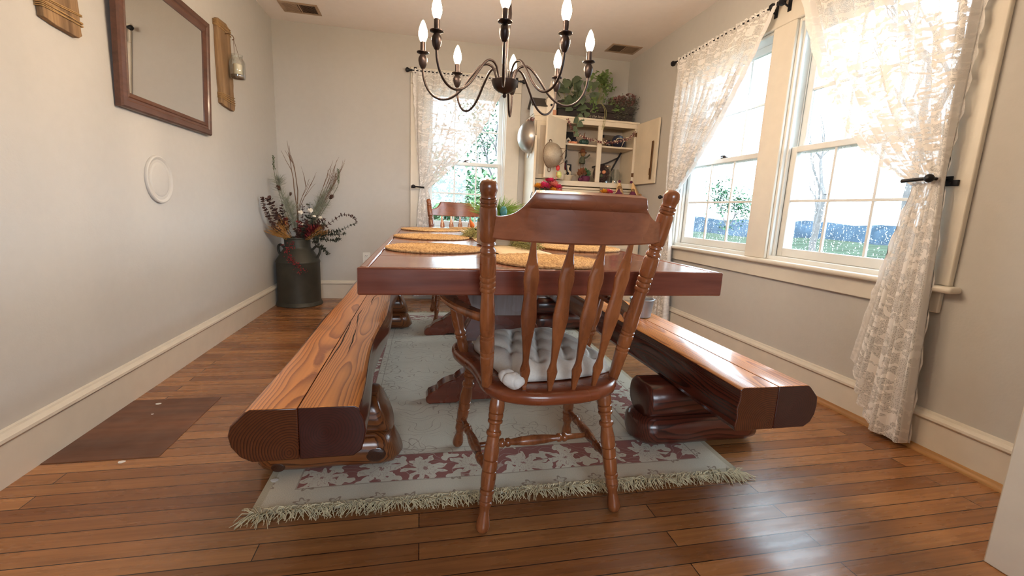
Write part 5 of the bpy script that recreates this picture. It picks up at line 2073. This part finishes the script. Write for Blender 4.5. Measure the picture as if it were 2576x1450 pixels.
b.tube([base - Z * .055 + dd * .09 + nn * .01, base - Z * .045 + nn * .07 + dd * .03, base - Z * .01 + nn * .125], .0026, 6)
b.tube(catmull([base - Z * .105 - dd * .02, base - Z * .135 - dd * .018, base - Z * .145, base - Z * .135 + dd * .018, base - Z * .105 + dd * .02], 4), .003, 6)
b.tube(catmull([base + Z * .105 - dd * .02, base + Z * .128 - dd * .018, base + Z * .135, base + Z * .128 + dd * .018, base + Z * .105 + dd * .02], 4), .003, 6)
b.build('wire_frame', m_wire, root)

# ---- on top of the hutch
m_wwood = plain('white_painted_wood', srgb(226, 214, 196), 0.6, var=0.05)
m_slate = plain('dark_roof_metal', srgb(72, 66, 62), 0.5, metal=0.3)
m_copper = plain('peeling_pink_paint', srgb(196, 140, 106), 0.6, var=0.2)
zt = 1.818
root = thing('church_birdhouse', 'white church shaped birdhouse with dark roof and steeple on the hutch', 'birdhouse', (1.11, 4.24, zt))
b = MB()
b.box(1.012, 4.17, zt, 1.13, 4.31, zt + .085)
b.prism([(4.17, zt + .085), (4.31, zt + .085), (4.24, zt + .145)], 1.012, 1.13, 'YZ')
b.build('nave', m_wwood, root, smooth=False)
b = MB()
for s in (-1, 1):
    y0 = 4.24 + s * .088
    b.rings([[(x, y, z) for y, z in ((y0, zt + .066), (4.24, zt + .147), (4.24, zt + .157), (y0 + s * .006, zt + .072))] for x in (.992, 1.14)])
b.build('roof', m_slate, root, smooth=False)
b = MB()
b.box(1.13, 4.155, zt, 1.225, 4.255, zt + .13)
b.prism([(1.128, zt + .13), (1.227, zt + .13), (1.178, zt + .185)], 4.155, 4.255, 'XZ')
b.build('tower', m_wwood, root, bevel=.002, smooth=False)
b = MB()
b.rings([[(1.178 + sx * r, 4.205 + sy * r, z) for sx, sy in ((-1, -1), (1, -1), (1, 1), (-1, 1))] for r, z in ((.032, zt + .165), (.024, zt + .20), (.002, zt + .31))])
b.build('steeple', m_wwood, root, smooth=False)
b = MB()
b.box(1.195, 4.151, zt, 1.228, 4.157, zt + .045)
b.build('door_slab', m_copper, root, bevel=.001)
b = MB()
b.turn((1.178, 4.156, zt + .085), (1.178, 4.150, zt + .085), [(0, .011), (1, .011)], 14)
b.build('entry_hole', m_black, root)

m_crate = wood('dark_crate_wood', srgb(40, 34, 34), srgb(72, 62, 58), 'X', 0.8, 0.0, fine=24)
root = thing('wooden_crate', 'dark wooden crate with white script lettering on top of the hutch', 'crate', (1.64, 4.31, zt))
C_ = root
b = MB()
x0, x1, y0, y1 = 1.262, 2.025, 4.215, 4.435
for (z0, z1) in ((zt, zt + .074), (zt + .080, zt + .150)):
    b.box(x0, y0, z0, x1, y0 + .012, z1).box(x0, y1 - .012, z0, x1, y1, z1).box(x0, y0 + .012, z0, x0 + .012, y1 - .012, z1).box(x1 - .012, y0 + .012, z0, x1, y1 - .012, z1)
b.box(x0 + .012, y0 + .012, zt, x1 - .012, y1 - .012, zt + .012)
b.build('crate_slats', m_crate, root, bevel=.002)
m_let = plain('white_script_paint', srgb(206, 190, 170), 0.8)
for txt, x, z, s in (('rse the lovel', 1.548, zt + .022, .036), ('P   v', 1.580, zt + .068, .034)):
    cu_ = bpy.data.curves.new('lettering', 'FONT')
    cu_.body = txt
    cu_.size = s
    cu_.shear = .35
    cu_.extrude = .0004
    cu_.offset = -.0004
    o_ = bpy.data.objects.new('text_curve', cu_)
    COL.objects.link(o_)
    bpy.context.view_layer.update()
    me_ = bpy.data.meshes.new_from_object(o_.evaluated_get(bpy.context.evaluated_depsgraph_get()))
    bpy.data.objects.remove(o_, do_unlink=True)
    me_.materials.clear()
    me_.materials.append(m_let)
    o = bpy.data.objects.new('lettering', me_)
    COL.objects.link(o)
    o.parent = root
    o.location = Vector((x, y0 - .0012, z)) - Vector(root.location)
    o.rotation_euler = (PI / 2, 0, 0)

m_ivy = plain('dusty_philodendron_leaf', srgb(84, 98, 72), 0.5, var=0.3, bscale=30)
m_herb = plain('parsley_green_leaf', srgb(104, 126, 70), 0.55, var=0.4, bscale=60)
m_mauve = plain('dried_mauve_hydrangea', srgb(124, 84, 78), 0.8, var=0.35, bscale=120)
m_smoke = plain('smoky_grey_foliage', srgb(92, 88, 72), 0.85, var=0.35, bscale=120)
m_stemp = plain('pale_green_stem', srgb(170, 166, 110), 0.6)
rng = random.Random(31)
root = thing('faux_philodendron', 'large leaved artificial vine in the crate, trailing over the hutch front', 'artificial plant', (1.43, 4.30, zt + .02))
stems = MB()
leafs = MB()
for i in range(46):
    e = Vector((1.44 + rng.gauss(0, .085), 4.26 + rng.uniform(-.09, .06), zt + rng.uniform(.05, .36)))
    e.x = max(1.28, min(1.60, e.x))
    s0 = Vector((1.43 + rng.uniform(-.05, .05), 4.31, zt + .03))
    stems.tube(bez(s0, s0.lerp(e, .6) + Vector((0, 0, .04)), e, 5), .0018, 4)
    d = Vector((rng.uniform(-1, 1), rng.uniform(-.9, -.1), rng.uniform(-.9, .5))).normalized()
    Lk = rng.uniform(.07, .11)
    s_v = d.cross(Vector((0, -1, .35))).normalized()
    up = s_v.cross(d)
    prof = ((0, .0), (-.06, .34), (.12, .5), (.38, .47), (.65, .30), (.85, .12), (1, 0))
    cpts = [e + d * Lk * t + up * (-.12 * Lk * t * t) for t, w in prof]
    lpts = [cpts[j] - s_v * prof[j][1] * Lk * .95 + up * .08 * Lk * prof[j][1] for j in range(7)]
    rpts = [cpts[j] + s_v * prof[j][1] * Lk * .95 + up * .08 * Lk * prof[j][1] for j in range(7)]
    leafs.rings([lpts, cpts, rpts], closed=False)
vine = catmull([(1.46, 4.24, zt + .06), (1.445, 4.185, zt + .025), (1.435, 4.115, zt - .03), (1.42, 4.10, zt - .10), (1.40, 4.10, zt - .17)], 6)
stems.tube(vine, .0025, 5)
for k, (off, sgn) in enumerate(((8, 1), (12, -1), (15, 1), (19, -1), (23, 1))):
    e = vine[off]
    d = Vector((sgn * .8, -.25, -.5)).normalized()
    Lk = .075 - .006 * k
    s_v = d.cross(Vector((0, -1, .1))).normalized()
    prof = ((0, .0), (-.06, .36), (.12, .52), (.38, .48), (.65, .30), (.85, .12), (1, 0))
    cpts = [e + d * Lk * t for t, w in prof]
    leafs.rings([[cpts[j] - s_v * prof[j][1] * Lk + Vector((0, -.004, 0)) for j in range(7)], cpts, [cpts[j] + s_v * prof[j][1] * Lk + Vector((0, -.004, 0)) for j in range(7)]], closed=False)
stems.build('stems', m_stemp, root, sharp=0)
leafs.build('leaves', m_ivy, root, sharp=0)
root = thing('faux_herb_bush', 'bright parsley leaved artificial bush in the middle of the crate', 'artificial plant', (1.67, 4.28, zt + .02))
b, st_ = MB(), MB()
for i in range(26):
    e = Vector((1.675 + rng.gauss(0, .075), 4.24 + rng.uniform(-.07, .06), zt + rng.uniform(.08, .40)))
    if rng.random() < .25:
        e = Vector((1.70 + rng.gauss(0, .03), 4.25, zt + rng.uniform(.33, .43)))
    s0 = Vector((1.67, 4.30, zt + .03))
    st_.tube(bez(s0, s0.lerp(e, .5) + Vector((0, 0, .05)), e, 5), .0018, 4)
    for k in range(13):
        b.leaf(e + Vector((rng.gauss(0, .016), rng.gauss(0, .016), rng.gauss(0, .018))), (rng.uniform(-1, 1), rng.uniform(-1, .3), rng.uniform(-.6, .9)), (0, -1, .6), rng.uniform(.03, .05), rng.uniform(.016, .026), .2)
for x in (1.70, 1.715):
    st_.tube(catmull([(1.68, 4.20, zt + .16), (x + .01, 4.18, zt + .10), (x, 4.135, zt + .02), (x - .02, 4.13, zt - .10)], 5), .0022, 5)
st_.build('stems', m_stemp, root, sharp=0)
b.build('leaves', m_herb, root, sharp=0)
root = thing('dried_hydrangea', 'dusty mauve dried hydrangea heads at the window end of the crate', 'dried flowers', (1.95, 4.28, zt + .02))
b, st_ = MB(), MB()
for (x, y, z, r) in ((1.90, 4.27, zt + .20, .05), (1.985, 4.25, zt + .215, .058), (1.83, 4.27, zt + .19, .038)):
    st_.tube([(x - .02, 4.30, zt + .03), (x, y, z)], .002, 4)
    for i in range(190):
        d = Vector((rng.gauss(0, 1), rng.gauss(0, 1), rng.gauss(0, 1))).normalized()
        b.leaf(Vector((x, y, z)) + d * r * rng.uniform(.75, 1), d + Vector((rng.uniform(-.8, .8),) * 3), d, .02, .016, .2)
st_.build('stems', m_stemp, root, sharp=0)
b.build('flower_heads', m_mauve, root, sharp=0)
root = thing('dried_filler_foliage', 'smoky grey dried filler sprays along the window half of the crate', 'dried flowers', (1.88, 4.32, zt + .02))
b = MB()
for i in range(120):
    s0 = Vector((1.84 + rng.uniform(-.1, .12), 4.30 + rng.uniform(-.05, .05), zt + .05))
    e = Vector((1.88 + rng.gauss(0, .07), 4.25 + rng.uniform(-.08, .06), zt + rng.uniform(.02, .23)))
    if i % 6 == 0:
        e = Vector((2.03 + rng.uniform(-.02, .03), 4.25 + rng.uniform(-.05, .05), zt + rng.uniform(.10, .23)))
    e.x = min(e.x, 2.068)
    b.tube(bez(s0, s0.lerp(e, .5) + Vector((0, -.02, .05)), e, 4), .0009, 3)
    for k in range(9):
        b.leaf(e + Vector((rng.gauss(0, .012), rng.gauss(0, .012), rng.gauss(0, .014))), (rng.uniform(-1, 1), rng.uniform(-1, .3), rng.uniform(-1, 1)), (0, -1, .5), .016, .007)
b.build('sprays', m_smoke, root, sharp=0)

# ---- on the shelves
US, LS = 1.5825, 1.2345
m_navy = plain('dark_blue_glaze', srgb(46, 48, 66), 0.25, var=0.15)
m_grn = plain('green_glass_glaze', srgb(64, 92, 84), 0.2, var=0.2)
m_tin = plain('worn_tin', srgb(168, 142, 118), 0.4, metal=0.6)
m_card = plain('cream_card', srgb(206, 180, 150), 0.7)
m_peach = plain('peach_ceramic', srgb(236, 158, 116), 0.5, var=0.2, bscale=60)
m_black2 = plain('black_slate', srgb(38, 38, 42), 0.6)
m_ivory = plain('ivory_ceramic', srgb(228, 212, 184), 0.3, var=0.04)
m_rglass = plain('ruby_glass', srgb(108, 26, 40), 0.12, var=0.2)
m_nest = plain('woven_twig_nest', srgb(84, 62, 58), 0.85, var=0.4, bscale=200)
m_straw = plain('straw_cloth', srgb(150, 112, 70), 0.85, var=0.3, bscale=100)
m_olive = plain('olive_cloth', srgb(88, 88, 68), 0.9, var=0.2)
m_rust = plain('rust_brown_foliage', srgb(128, 76, 46), 0.85, var=0.35, bscale=100)
m_plum = plain('plum_cloth', srgb(98, 38, 66), 0.8, var=0.2, bscale=60)
m_pink = plain('hot_pink_petals', srgb(226, 62, 112), 0.6, var=0.25, bscale=40)
m_yel = plain('yellow_orange_petals', srgb(240, 166, 48), 0.6, var=0.2, bscale=40)
m_coral = plain('coral_petals', srgb(232, 128, 112), 0.6, var=0.3, bscale=40)

b = MB()
b.box(1.372, 4.25, US, 1.415, 4.29, US + .035)
b.prism([(1.366, US + .035), (1.421, US + .035), (1.3935, US + .062)], 4.248, 4.292, 'XZ')
o = solo('miniature_house', 'tiny grey white house ornament on the upper shelf by the vine', 'ornament', b, m_wwood, smooth=False)
b = MB()
b.turn((1.3935, 4.2495, US + .030), (1.3935, 4.2475, US + .030), [(0, .012), (1, .012)], 12)
b.build('round_opening', m_black2, o)
b = MB()
for i in range(5):
    b.ball((1.395 + .017 * i, 4.215 + .005 * (i % 2), US + .013), .0125, 10, 7, (1, 1, 1.05))
solo('coral_ornament', 'peach coral cluster at the front of the upper shelf', 'ornament', b, m_peach)
b = MB()
b.obox((1.468, 4.44, US + .075), (.036, .0, 0), (0, .006, .0), (0, .010, .075))
solo('dark_picture', 'small dark picture leaning at the back of the upper left shelf', 'picture frame', b, m_black2, bevel=.002)
b = MB()
b.obox((1.575, 4.445, US + .062), (.062, 0, 0), (0, .004, 0), (0, .008, .062))
solo('cream_card', 'cream card leaning behind the green pumpkin on the upper shelf', 'card', b, m_card, bevel=.001)
b = MB()
rs = []
for i in range(9):
    a = -PI / 2 + PI * i / 8
    rs.append([Vector((1.562, 4.27, US + .032)) + Vector(((max(math.cos(a), .05)) * .046 * (1 + .10 * math.cos(8 * t)) * math.cos(t), max(math.cos(a), .05) * .046 * (1 + .10 * math.cos(8 * t)) * math.sin(t), .031 * math.sin(a))) for t in [2 * PI * k / 40 for k in range(40)]])
b.rings(rs)
o = solo('glass_pumpkin', 'green ribbed pumpkin with a thin stem on the upper shelf', 'pumpkin', b, m_grn)
b = MB()
b.tube(catmull([(1.562, 4.27, US + .060), (1.560, 4.27, US + .085), (1.566, 4.27, US + .122)], 4), [.006, .0055, .005, .005, .0045, .004, .004, .0035, .003][:9], 7)
b.build('stem', m_rust, o)
b = MB()
b.lathe((1.472, 4.30, US), [(.022, 0), (.026, .004), (.028, .03), (.024, .055), (.014, .064), (.013, .075), (.015, .078), (.01, .078)], 18)
solo('dark_jug', 'little dark blue jug between house and pumpkin on the upper shelf', 'jug', b, m_navy)
b = MB()
b.lathe((1.765, 4.33, US), [(.038, 0), (.040, .003), (.040, .090), (.038, .094), (.02, .096)], 24)
o = solo('tin_canister', 'round tin canister with a black lid on the upper right shelf', 'canister', b, m_tin)
b = MB()
b.lathe((1.765, 4.33, US + .0965), [(.026, 0), (.027, .003), (.027, .022), (.024, .026), (.004, .026)], 20)
b.build('lid', m_black2, o)
b = MB()
b.obox((1.915, 4.445, US + .075), (.085, 0, 0), (0, .005, 0), (0, .010, .075))
o = solo('landscape_picture', 'small brown landscape picture at the back of the upper right shelf', 'picture', b, plain('old_landscape_print', srgb(122, 104, 84), 0.6, var=0.35, bscale=60), bevel=.002)
b = MB()
b.turn((1.955, 4.345, US + .070), (1.952, 4.331, US + .073), [(0, .03), (.2, .066), (.8, .069), (1, .067), (.75, .05), (.6, .045), (.6, .002)], 36)
o = solo('display_plate', 'dark blue display plate standing at the window end of the upper shelf', 'plate', b, m_navy, sharp=40)
b = MB()
b.tube(catmull([(1.905, 4.322, US + .055), (1.925, 4.318, US + .095), (1.955, 4.318, US + .105), (1.985, 4.318, US + .10)], 5), [.002, .003, .004, .005, .005, .005, .005, .005, .005, .004, .004, .004, .003, .003, .002, .002][:16], 6)
b.tube(catmull([(1.975, 4.318, US + .012), (1.99, 4.318, US + .045), (1.998, 4.318, US + .075)], 5), .0035, 6)
b.build('pale_antler_motif', m_ivory, o)
b = MB()
b.ball((1.84, 4.30, US + .026), .026, 14, 9, (1, .8, 1))
b.ball((1.835, 4.30, US + .058), .017, 12, 8)
solo('dark_figurine', 'small rounded dark figurine between canister and display plate', 'figurine', b, m_navy)
# garland swagged across the opening
b, c_ = MB(), MB()
path = catmull([(1.335, 4.128, 1.782), (1.385, 4.128, 1.70), (1.45, 4.128, 1.655), (1.54, 4.126, 1.625), (1.655, 4.126, 1.606), (1.70, 4.126, 1.602), (1.80, 4.126, 1.612), (1.90, 4.126, 1.635), (1.97, 4.126, 1.665), (2.02, 4.126, 1.715)], 8)
b.tube(path, .0016, 4)
rg = random.Random(9)
for p in path:
    for k in range(5):
        o_ = p + Vector((rg.gauss(0, .006), rg.uniform(-.012, .004), rg.gauss(0, .007)))
        (b if rg.random() < .7 else c_).ball(o_, rg.uniform(.0035, .006), 6, 4)
o = solo('berry_garland', 'berry garland of dark red and cream beads swagged across the hutch opening', 'garland', b, plain('dusty_red_beads', srgb(120, 64, 62), 0.6, var=0.3, bscale=100), sharp=0)
c_.build('cream_beads', m_ivory, o, sharp=0)
b = MB()
for p in catmull([(.985, 4.13, 1.77), (.975, 4.13, 1.745), (.955, 4.12, 1.725), (.98, 4.10, 1.735), (1.0, 4.10, 1.76)], 4):
    for k in range(4):
        b.ball(p + Vector((rg.gauss(0, .008), rg.gauss(0, .008), rg.gauss(0, .008))), .006, 6, 4)
solo('berry_cluster', 'bunch of dusty red berries above the colander', 'garland', b, m_mauve, sharp=0)
# lower shelf, left bay
b = MB()
b.lathe((1.385, 4.215, LS), [(.040, 0), (.044, .003), (.062, .042), (.070, .047), (.070, .050), (.062, .050), (.058, .044), (.042, .008), (.01, .006)], 32)
solo('enamel_basin', 'ivory enamel basin at the left of the lower hutch shelf', 'basin', b, m_ivory)
b = MB()
b.ball((1.395, 4.215, LS + .070), .033, 14, 9, (1.1, .9, .95))
b.ball((1.36, 4.215, LS + .075), .024, 12, 8, (1, .9, 1.1))
b.turn((1.352, 4.215, LS + .08), (1.344, 4.215, LS + .145), [(0, .012), (.4, .011), (1, .004)], 10)
b.turn((1.392, 4.22, LS + .095), (1.396, 4.22, LS + .145), [(0, .018), (.5, .012), (.9, .020), (1, .017)], 14)
solo('rabbit_figurine', 'ivory ceramic rabbit sitting in the enamel basin', 'figurine', b, m_ivory)
b = MB()
b.obox((1.447, 4.43, LS + .092), (.058, 0, 0), (0, .005, 0), (0, .012, .090))
solo('slate_board', 'blank black slate board leaning on the lower hutch shelf', 'slate board', b, m_black2, bevel=.004)
b = MB()
b.lathe((1.40, 4.36, LS), [(.026, 0), (.024, .006), (.006, .014), (.005, .085), (.012, .10), (.028, .125), (.031, .155), (.027, .185), (.025, .185), (.028, .155), (.025, .128), (.004, .105)], 20)
solo('ruby_goblet', 'ruby red glass goblet behind the ivory rabbit', 'goblet', b, m_rglass)
b = MB()
b.tube(catmull([(1.352, 4.17, 1.562), (1.352, 4.165, 1.50), (1.35, 4.16, 1.455), (1.334, 4.16, 1.425), (1.345, 4.16, 1.40), (1.362, 4.16, 1.415), (1.358, 4.16, 1.38), (1.366, 4.155, 1.33), (1.374, 4.15, 1.30)], 5), .0065, 8)
b.ball((1.374, 4.150, 1.298), .014, 10, 7)
solo('iron_hook', 'curling black iron hook hanging at the left edge of the hutch opening', 'hook', b, m_black)
root = thing('scarecrow_figure', 'little scarecrow on stick legs with a straw hat on the lower shelf', 'figurine', (1.57, 4.29, LS))
b = MB()
b.tube([(1.555, 4.29, LS + .001), (1.557, 4.29, LS + .20)], .0025, 6)
b.tube([(1.587, 4.29, LS + .001), (1.585, 4.29, LS + .20)], .0025, 6)
b.build('stick_leg', m_wire, root)
b = MB()
b.turn((1.570, 4.29, LS + .185), (1.572, 4.29, LS + .255), [(0, .030), (.3, .032), (.8, .022), (1, .014)], 14)
b.tube([(1.585, 4.285, LS + .235), (1.615, 4.275, LS + .248), (1.640, 4.27, LS + .275)], [.010, .008, .007], 8)
b.tube([(1.555, 4.285, LS + .238), (1.538, 4.275, LS + .215), (1.540, 4.27, LS + .195)], [.010, .008, .006], 8)
b.build('coat', m_olive, root)
b = MB()
b.ball((1.575, 4.285, LS + .277), .024, 14, 10)
b.build('head', m_straw, root)
b = MB()
b.lathe((1.572, 4.29, LS + .287), [(.043, 0), (.042, .005), (.026, .010), (.022, .030), (.010, .042), (.002, .043)], 20)
b.build('straw_hat', m_rust, root)
root.location.y += .055
root.location.x += .012
root = thing('woodland_arrangement', 'rust and green woodland arrangement in a plum pot on the lower shelf', 'arrangement', (1.575, 4.25, LS))
b = MB()
b.lathe((1.59, 4.245, LS), [(.034, 0), (.042, .012), (.046, .04), (.042, .055), (.03, .058)], 24)
b.ball((1.535, 4.23, LS + .020), .022, 10, 7, (1.2, 1, .9))
b.build('plum_pot', m_plum, root)
b, g = MB(), MB()
for i in range(150):
    d = Vector((rg.gauss(0, 1), rg.gauss(0, .7), abs(rg.gauss(0, 1)))).normalized()
    (b if d.x < .1 else g).leaf(Vector((1.575, 4.255, LS + .060)) + Vector((d.x * .055, d.y * .04, d.z * .055)) * rg.uniform(.5, 1), d + Vector((0, 0, .3)), (0, -1, 0), .034, .018, .15)
b.build('rust_leaves', m_rust, root, sharp=0)
g.build('green_leaves', m_dleaf, root, sharp=0)
# lower shelf, right bay
root = thing('twig_nest', 'twig nest holding three eggs beside the glass jar on the lower shelf', 'nest', (1.755, 4.24, LS))
b = MB()
for i in range(230):
    a = rg.uniform(0, 2 * PI)
    da = rg.uniform(.5, 1.1)
    r = rg.uniform(.052, .086)
    y = 4.25 + rg.uniform(-.022, .022)
    pts = [(1.757 + r * math.cos(t) * 1.0, y + rg.uniform(-.004, .004), max(LS + .003, LS + .088 + r * math.sin(t) + rg.uniform(-.004, .004))) for t in (a, a + da / 2, a + da)]
    b.tube(pts, .0014, 3, cap=False)
b.build('twig_ring', m_nest, root, sharp=0)
b = MB()
b.turn((1.757, 4.278, LS + .088), (1.757, 4.262, LS + .088), [(0, .002), (.02, .060), (1, .062)], 24)
b.build('nest_back', m_nest, root)
for (x, z, mt) in ((1.728, LS + .105, m_ivory), (1.782, LS + .106, m_peach), (1.757, LS + .068, m_bud)):
    b = MB()
    b.ball((x, 4.245, z), .018, 12, 8, (1.25 if mt is not m_bud else 1, 1, 1), mat=Matrix.Rotation(-.35 if x > 1.76 else .35, 3, 'Y'))
    b.build('egg', mt, root)
for (x, r, h, lab) in ((1.852, .042, .165, 'clear glass jar with a lid beside the twig nest'), (1.945, .042, .150, 'clear cut glass vase at the window end of the lower shelf')):
    b = MB()
    b.lathe((x, 4.33, LS), [(r * .8, 0), (r, .006), (r, h * .8), (r * .75, h * .9), (r * .72, h), (r * .66, h), (r * .7, h * .9), (r * .93, h * .79), (r * .93, .010), (r * .5, .008)], 26, cap=False)
    o = solo('glass_jar', lab, 'jar', b, m_clear, 'glass jars on the lower hutch shelf')
    if x < 1.9:
        b = MB()
        b.lathe((x, 4.33, LS + h + .0005), [(r * .76, 0), (r * .78, .012), (r * .7, .016), (.004, .016)], 24)
        b.build('lid', m_tin, o)
for x, lab in ((1.872, 'left of two tiny white salt cellars before the glass jars'), (1.925, 'right of two tiny white salt cellars before the glass jars')):
    b = MB()
    b.lathe((x, 4.21, LS), [(.011, 0), (.012, .003), (.009, .018), (.010, .026), (.006, .030), (.001, .031)], 14)
    solo('salt_cellar', lab, 'salt cellar', b, m_ivory, 'white salt cellars')
b = MB()
b.tube([(2.02, 4.40, LS + .325), (1.95, 4.40, LS + .19), (1.915, 4.40, LS + .12)], [.010, .009, .008], 8)
b.ball((1.905, 4.40, LS + .045), .043, 14, 8, (1, .35, 1))
solo('black_ladle', 'long black handled utensil leaning behind the glass jars', 'utensil', b, m_black)
b = MB()
b.tube(catmull([(1.725, 4.43, LS + .165), (1.80, 4.43, LS + .19), (1.88, 4.43, LS + .215), (1.97, 4.43, LS + .26), (2.01, 4.43, LS + .28)], 4), .0075, 8)
b.obox((1.84, 4.445, LS + .10), (.012, 0, 0), (0, .006, 0), (.02, 0, .10))
solo('cutlery_rack', 'dark slanted wooden bar leaning across the back of the lower right bay', 'rack', b, m_crate)

# ---- on the counter
CT = .9055
b = MB()
b.lathe((1.135, 4.02, CT), [(.042, 0), (.050, .004), (.058, .19), (.060, .195), (.055, .195), (.046, .012), (.01, .01)], 24)
root = thing('flower_bouquet', 'bouquet of pink and orange silk flowers in a dark pot on the hutch counter', 'bouquet', (1.14, 4.02, CT))
b.build('dark_pot', m_black2, root)


def bloom(b, c, r, n, sq=1.0):
    c = Vector(c)
    for k in range(n):
        a = k * 2.4
        t = (k + .5) / n
        d = Vector((math.cos(a), math.sin(a) * .8 - .35, .45 + 1.0 * (1 - t) - .6 * t)).normalized()
        b.leaf(c + d * r * .25 * t, d, (0, -.4, 1), r * (.55 + .6 * t), r * .85, -.25)


for (x, z, r, mt) in ((1.045, 1.150, .034, m_yel), (1.105, 1.150, .050, m_pink), (1.150, 1.205, .036, m_pink), (1.185, 1.165, .048, m_coral), (1.225, 1.150, .038, m_pink), (1.19, 1.125, .034, m_yel), (1.24, 1.115, .030, m_coral)):
    b = MB()
    bloom(b, (x, 3.98, z), r * 1.25, 34)
    b.tube([(x, 3.985, z), (1.135 + (x - 1.135) * .4, 4.015, CT + .19), (1.135, 4.02, CT + .1)], .002, 4)
    b.build('silk_flower', mt, root, sharp=0)
b = MB()
for k in range(26):
    b.leaf((1.14 + rg.uniform(-.08, .1), 4.0 + rg.uniform(-.02, .03), 1.115 + rg.uniform(-.02, .03)), (rg.uniform(-1, 1), -.6, rg.uniform(-.6, .6)), (0, -1, .5), .05, .024)
b.build('leaves', m_dleaf, root, sharp=0)
b = MB()
b.tube([(1.20, 3.96, 1.20), (1.205, 3.96, 1.29)], .0025, 5)
b.ball((1.215, 3.96, 1.325), .024, 12, 8, (.8, .5, 1.1))
b.ball((1.205, 3.96, 1.352), .014, 8, 6, (.8, .5, 1))
o = solo('painted_pick', 'painted bird pick, red over yellow green, standing above the bouquet', 'ornament', b, plain('red_enamel', srgb(214, 60, 58), 0.4))
b = MB()
b.turn((1.232, 3.958, 1.235), (1.225, 3.958, 1.295), [(0, .012), (.4, .027), (.9, .020), (1, .008)], 14)
b.build('yellow_green_body', plain('lime_enamel', srgb(206, 210, 130), 0.4), o)
# slatted box with two blooms
root = thing('slatted_flower_box', 'grey slatted box with one yellow and one pink bloom on the counter', 'flower box', (1.72, 4.03, CT))
b = MB()
for i in range(4):
    x = 1.672 + i * .026
    b.box(x, 4.045, CT, x + .022, 4.054, CT + .275)
b.box(1.672, 3.985, CT, 1.772, 4.045, CT + .20)
b.build('slats', plain('grey_pallet_wood', srgb(140, 122, 104), 0.8, var=0.2), root, bevel=.002)
for x, mt in ((1.698, m_yel), (1.742, m_pink)):
    b = MB()
    bloom(b, (x, 3.995, 1.132), .042, 34)
    b.tube([(x, 3.995, 1.125), (x, 4.005, CT + .195)], .002, 4)
    b.build('silk_flower', mt, root, sharp=0)
for x, lab, sc in ((1.862, 'plum folk figure with a tan peaked hat, by the slatted flower box', 1.0), (2.005, 'plum folk figure with a tan peaked hat, at the wall end of the counter', .92)):
    root = thing('folk_figure', lab, 'figurine', (x, 4.03, CT), 'plum folk figures')
    b = MB()
    b.lathe((x, 4.03, CT), [(.040, 0), (.046, .01), (.046, .14), (.046, .19), (.040, .215), (.020, .245), (.014, .262)], 20)
    b.build('plum_body', m_plum, root)
    b = MB()
    b.ball((x, 4.03, CT + .266 * sc + .012), .020, 12, 8)
    b.build('straw_head', m_straw, root)
    b = MB()
    lx = .02 if x > 1.9 else 0
    b.turn((x + .012 + lx, 4.045, CT + .215), (x + .004 - lx * .3, 4.045, CT + .335), [(0, .046), (.5, .030), (1, .006)], 4)
    b.build('tan_peaked_hat', plain('tan_felt', srgb(220, 180, 128), 0.8), root, smooth=False)
    b = MB()
    b.ball((x + .002 - lx, 4.045, CT + .338), .014, 10, 7)
    b.build('plum_tip', m_plum, root)
b = MB()
for i in range(8):
    t = i / 7
    b.ball((2.035 + .018 * t, 3.935 - .05 * t, CT + .215 - .02 * i), .014, 10, 7)
b.tube([(2.035, 3.935, CT + .215), (2.053, 3.885, CT + .075)], .002, 4)
solo('bead_strand', 'strand of pale wooden beads hanging at the wall end of the hutch counter', 'bead strand', b, m_straw)
import OpenImageIO as oiio,sys,numpy as np
a=oiio.ImageBuf('/workdir/render_main.png').get_pixels(oiio.UINT8)
h,w=a.shape[:2]
for n,(x,y) in dict(lwall_mid=(150,500),lwall_low=(150,850),lwall_top=(200,150),back=(850,300),ceil=(900,40),rwall=(2480,600),rwall_low=(1900,800),floorL=(250,1300),floorR=(2100,1300),benchtop=(800,900),benchR=(1800,900),rug=(1080,920),crest=(1450,570),tablefront=(1050,710),mullion=(1940,300),baseL=(100,1100),casing=(2530,1350),bench_end=(660,1080),cushion=(1330,860),field=(1820,600)).items():
    X,Y=int(x*w/2576),int(y*h/1450);print(n,a[Y-2:Y+3,X-2:X+3,:3].reshape(-1,3).mean(0).astype(int))
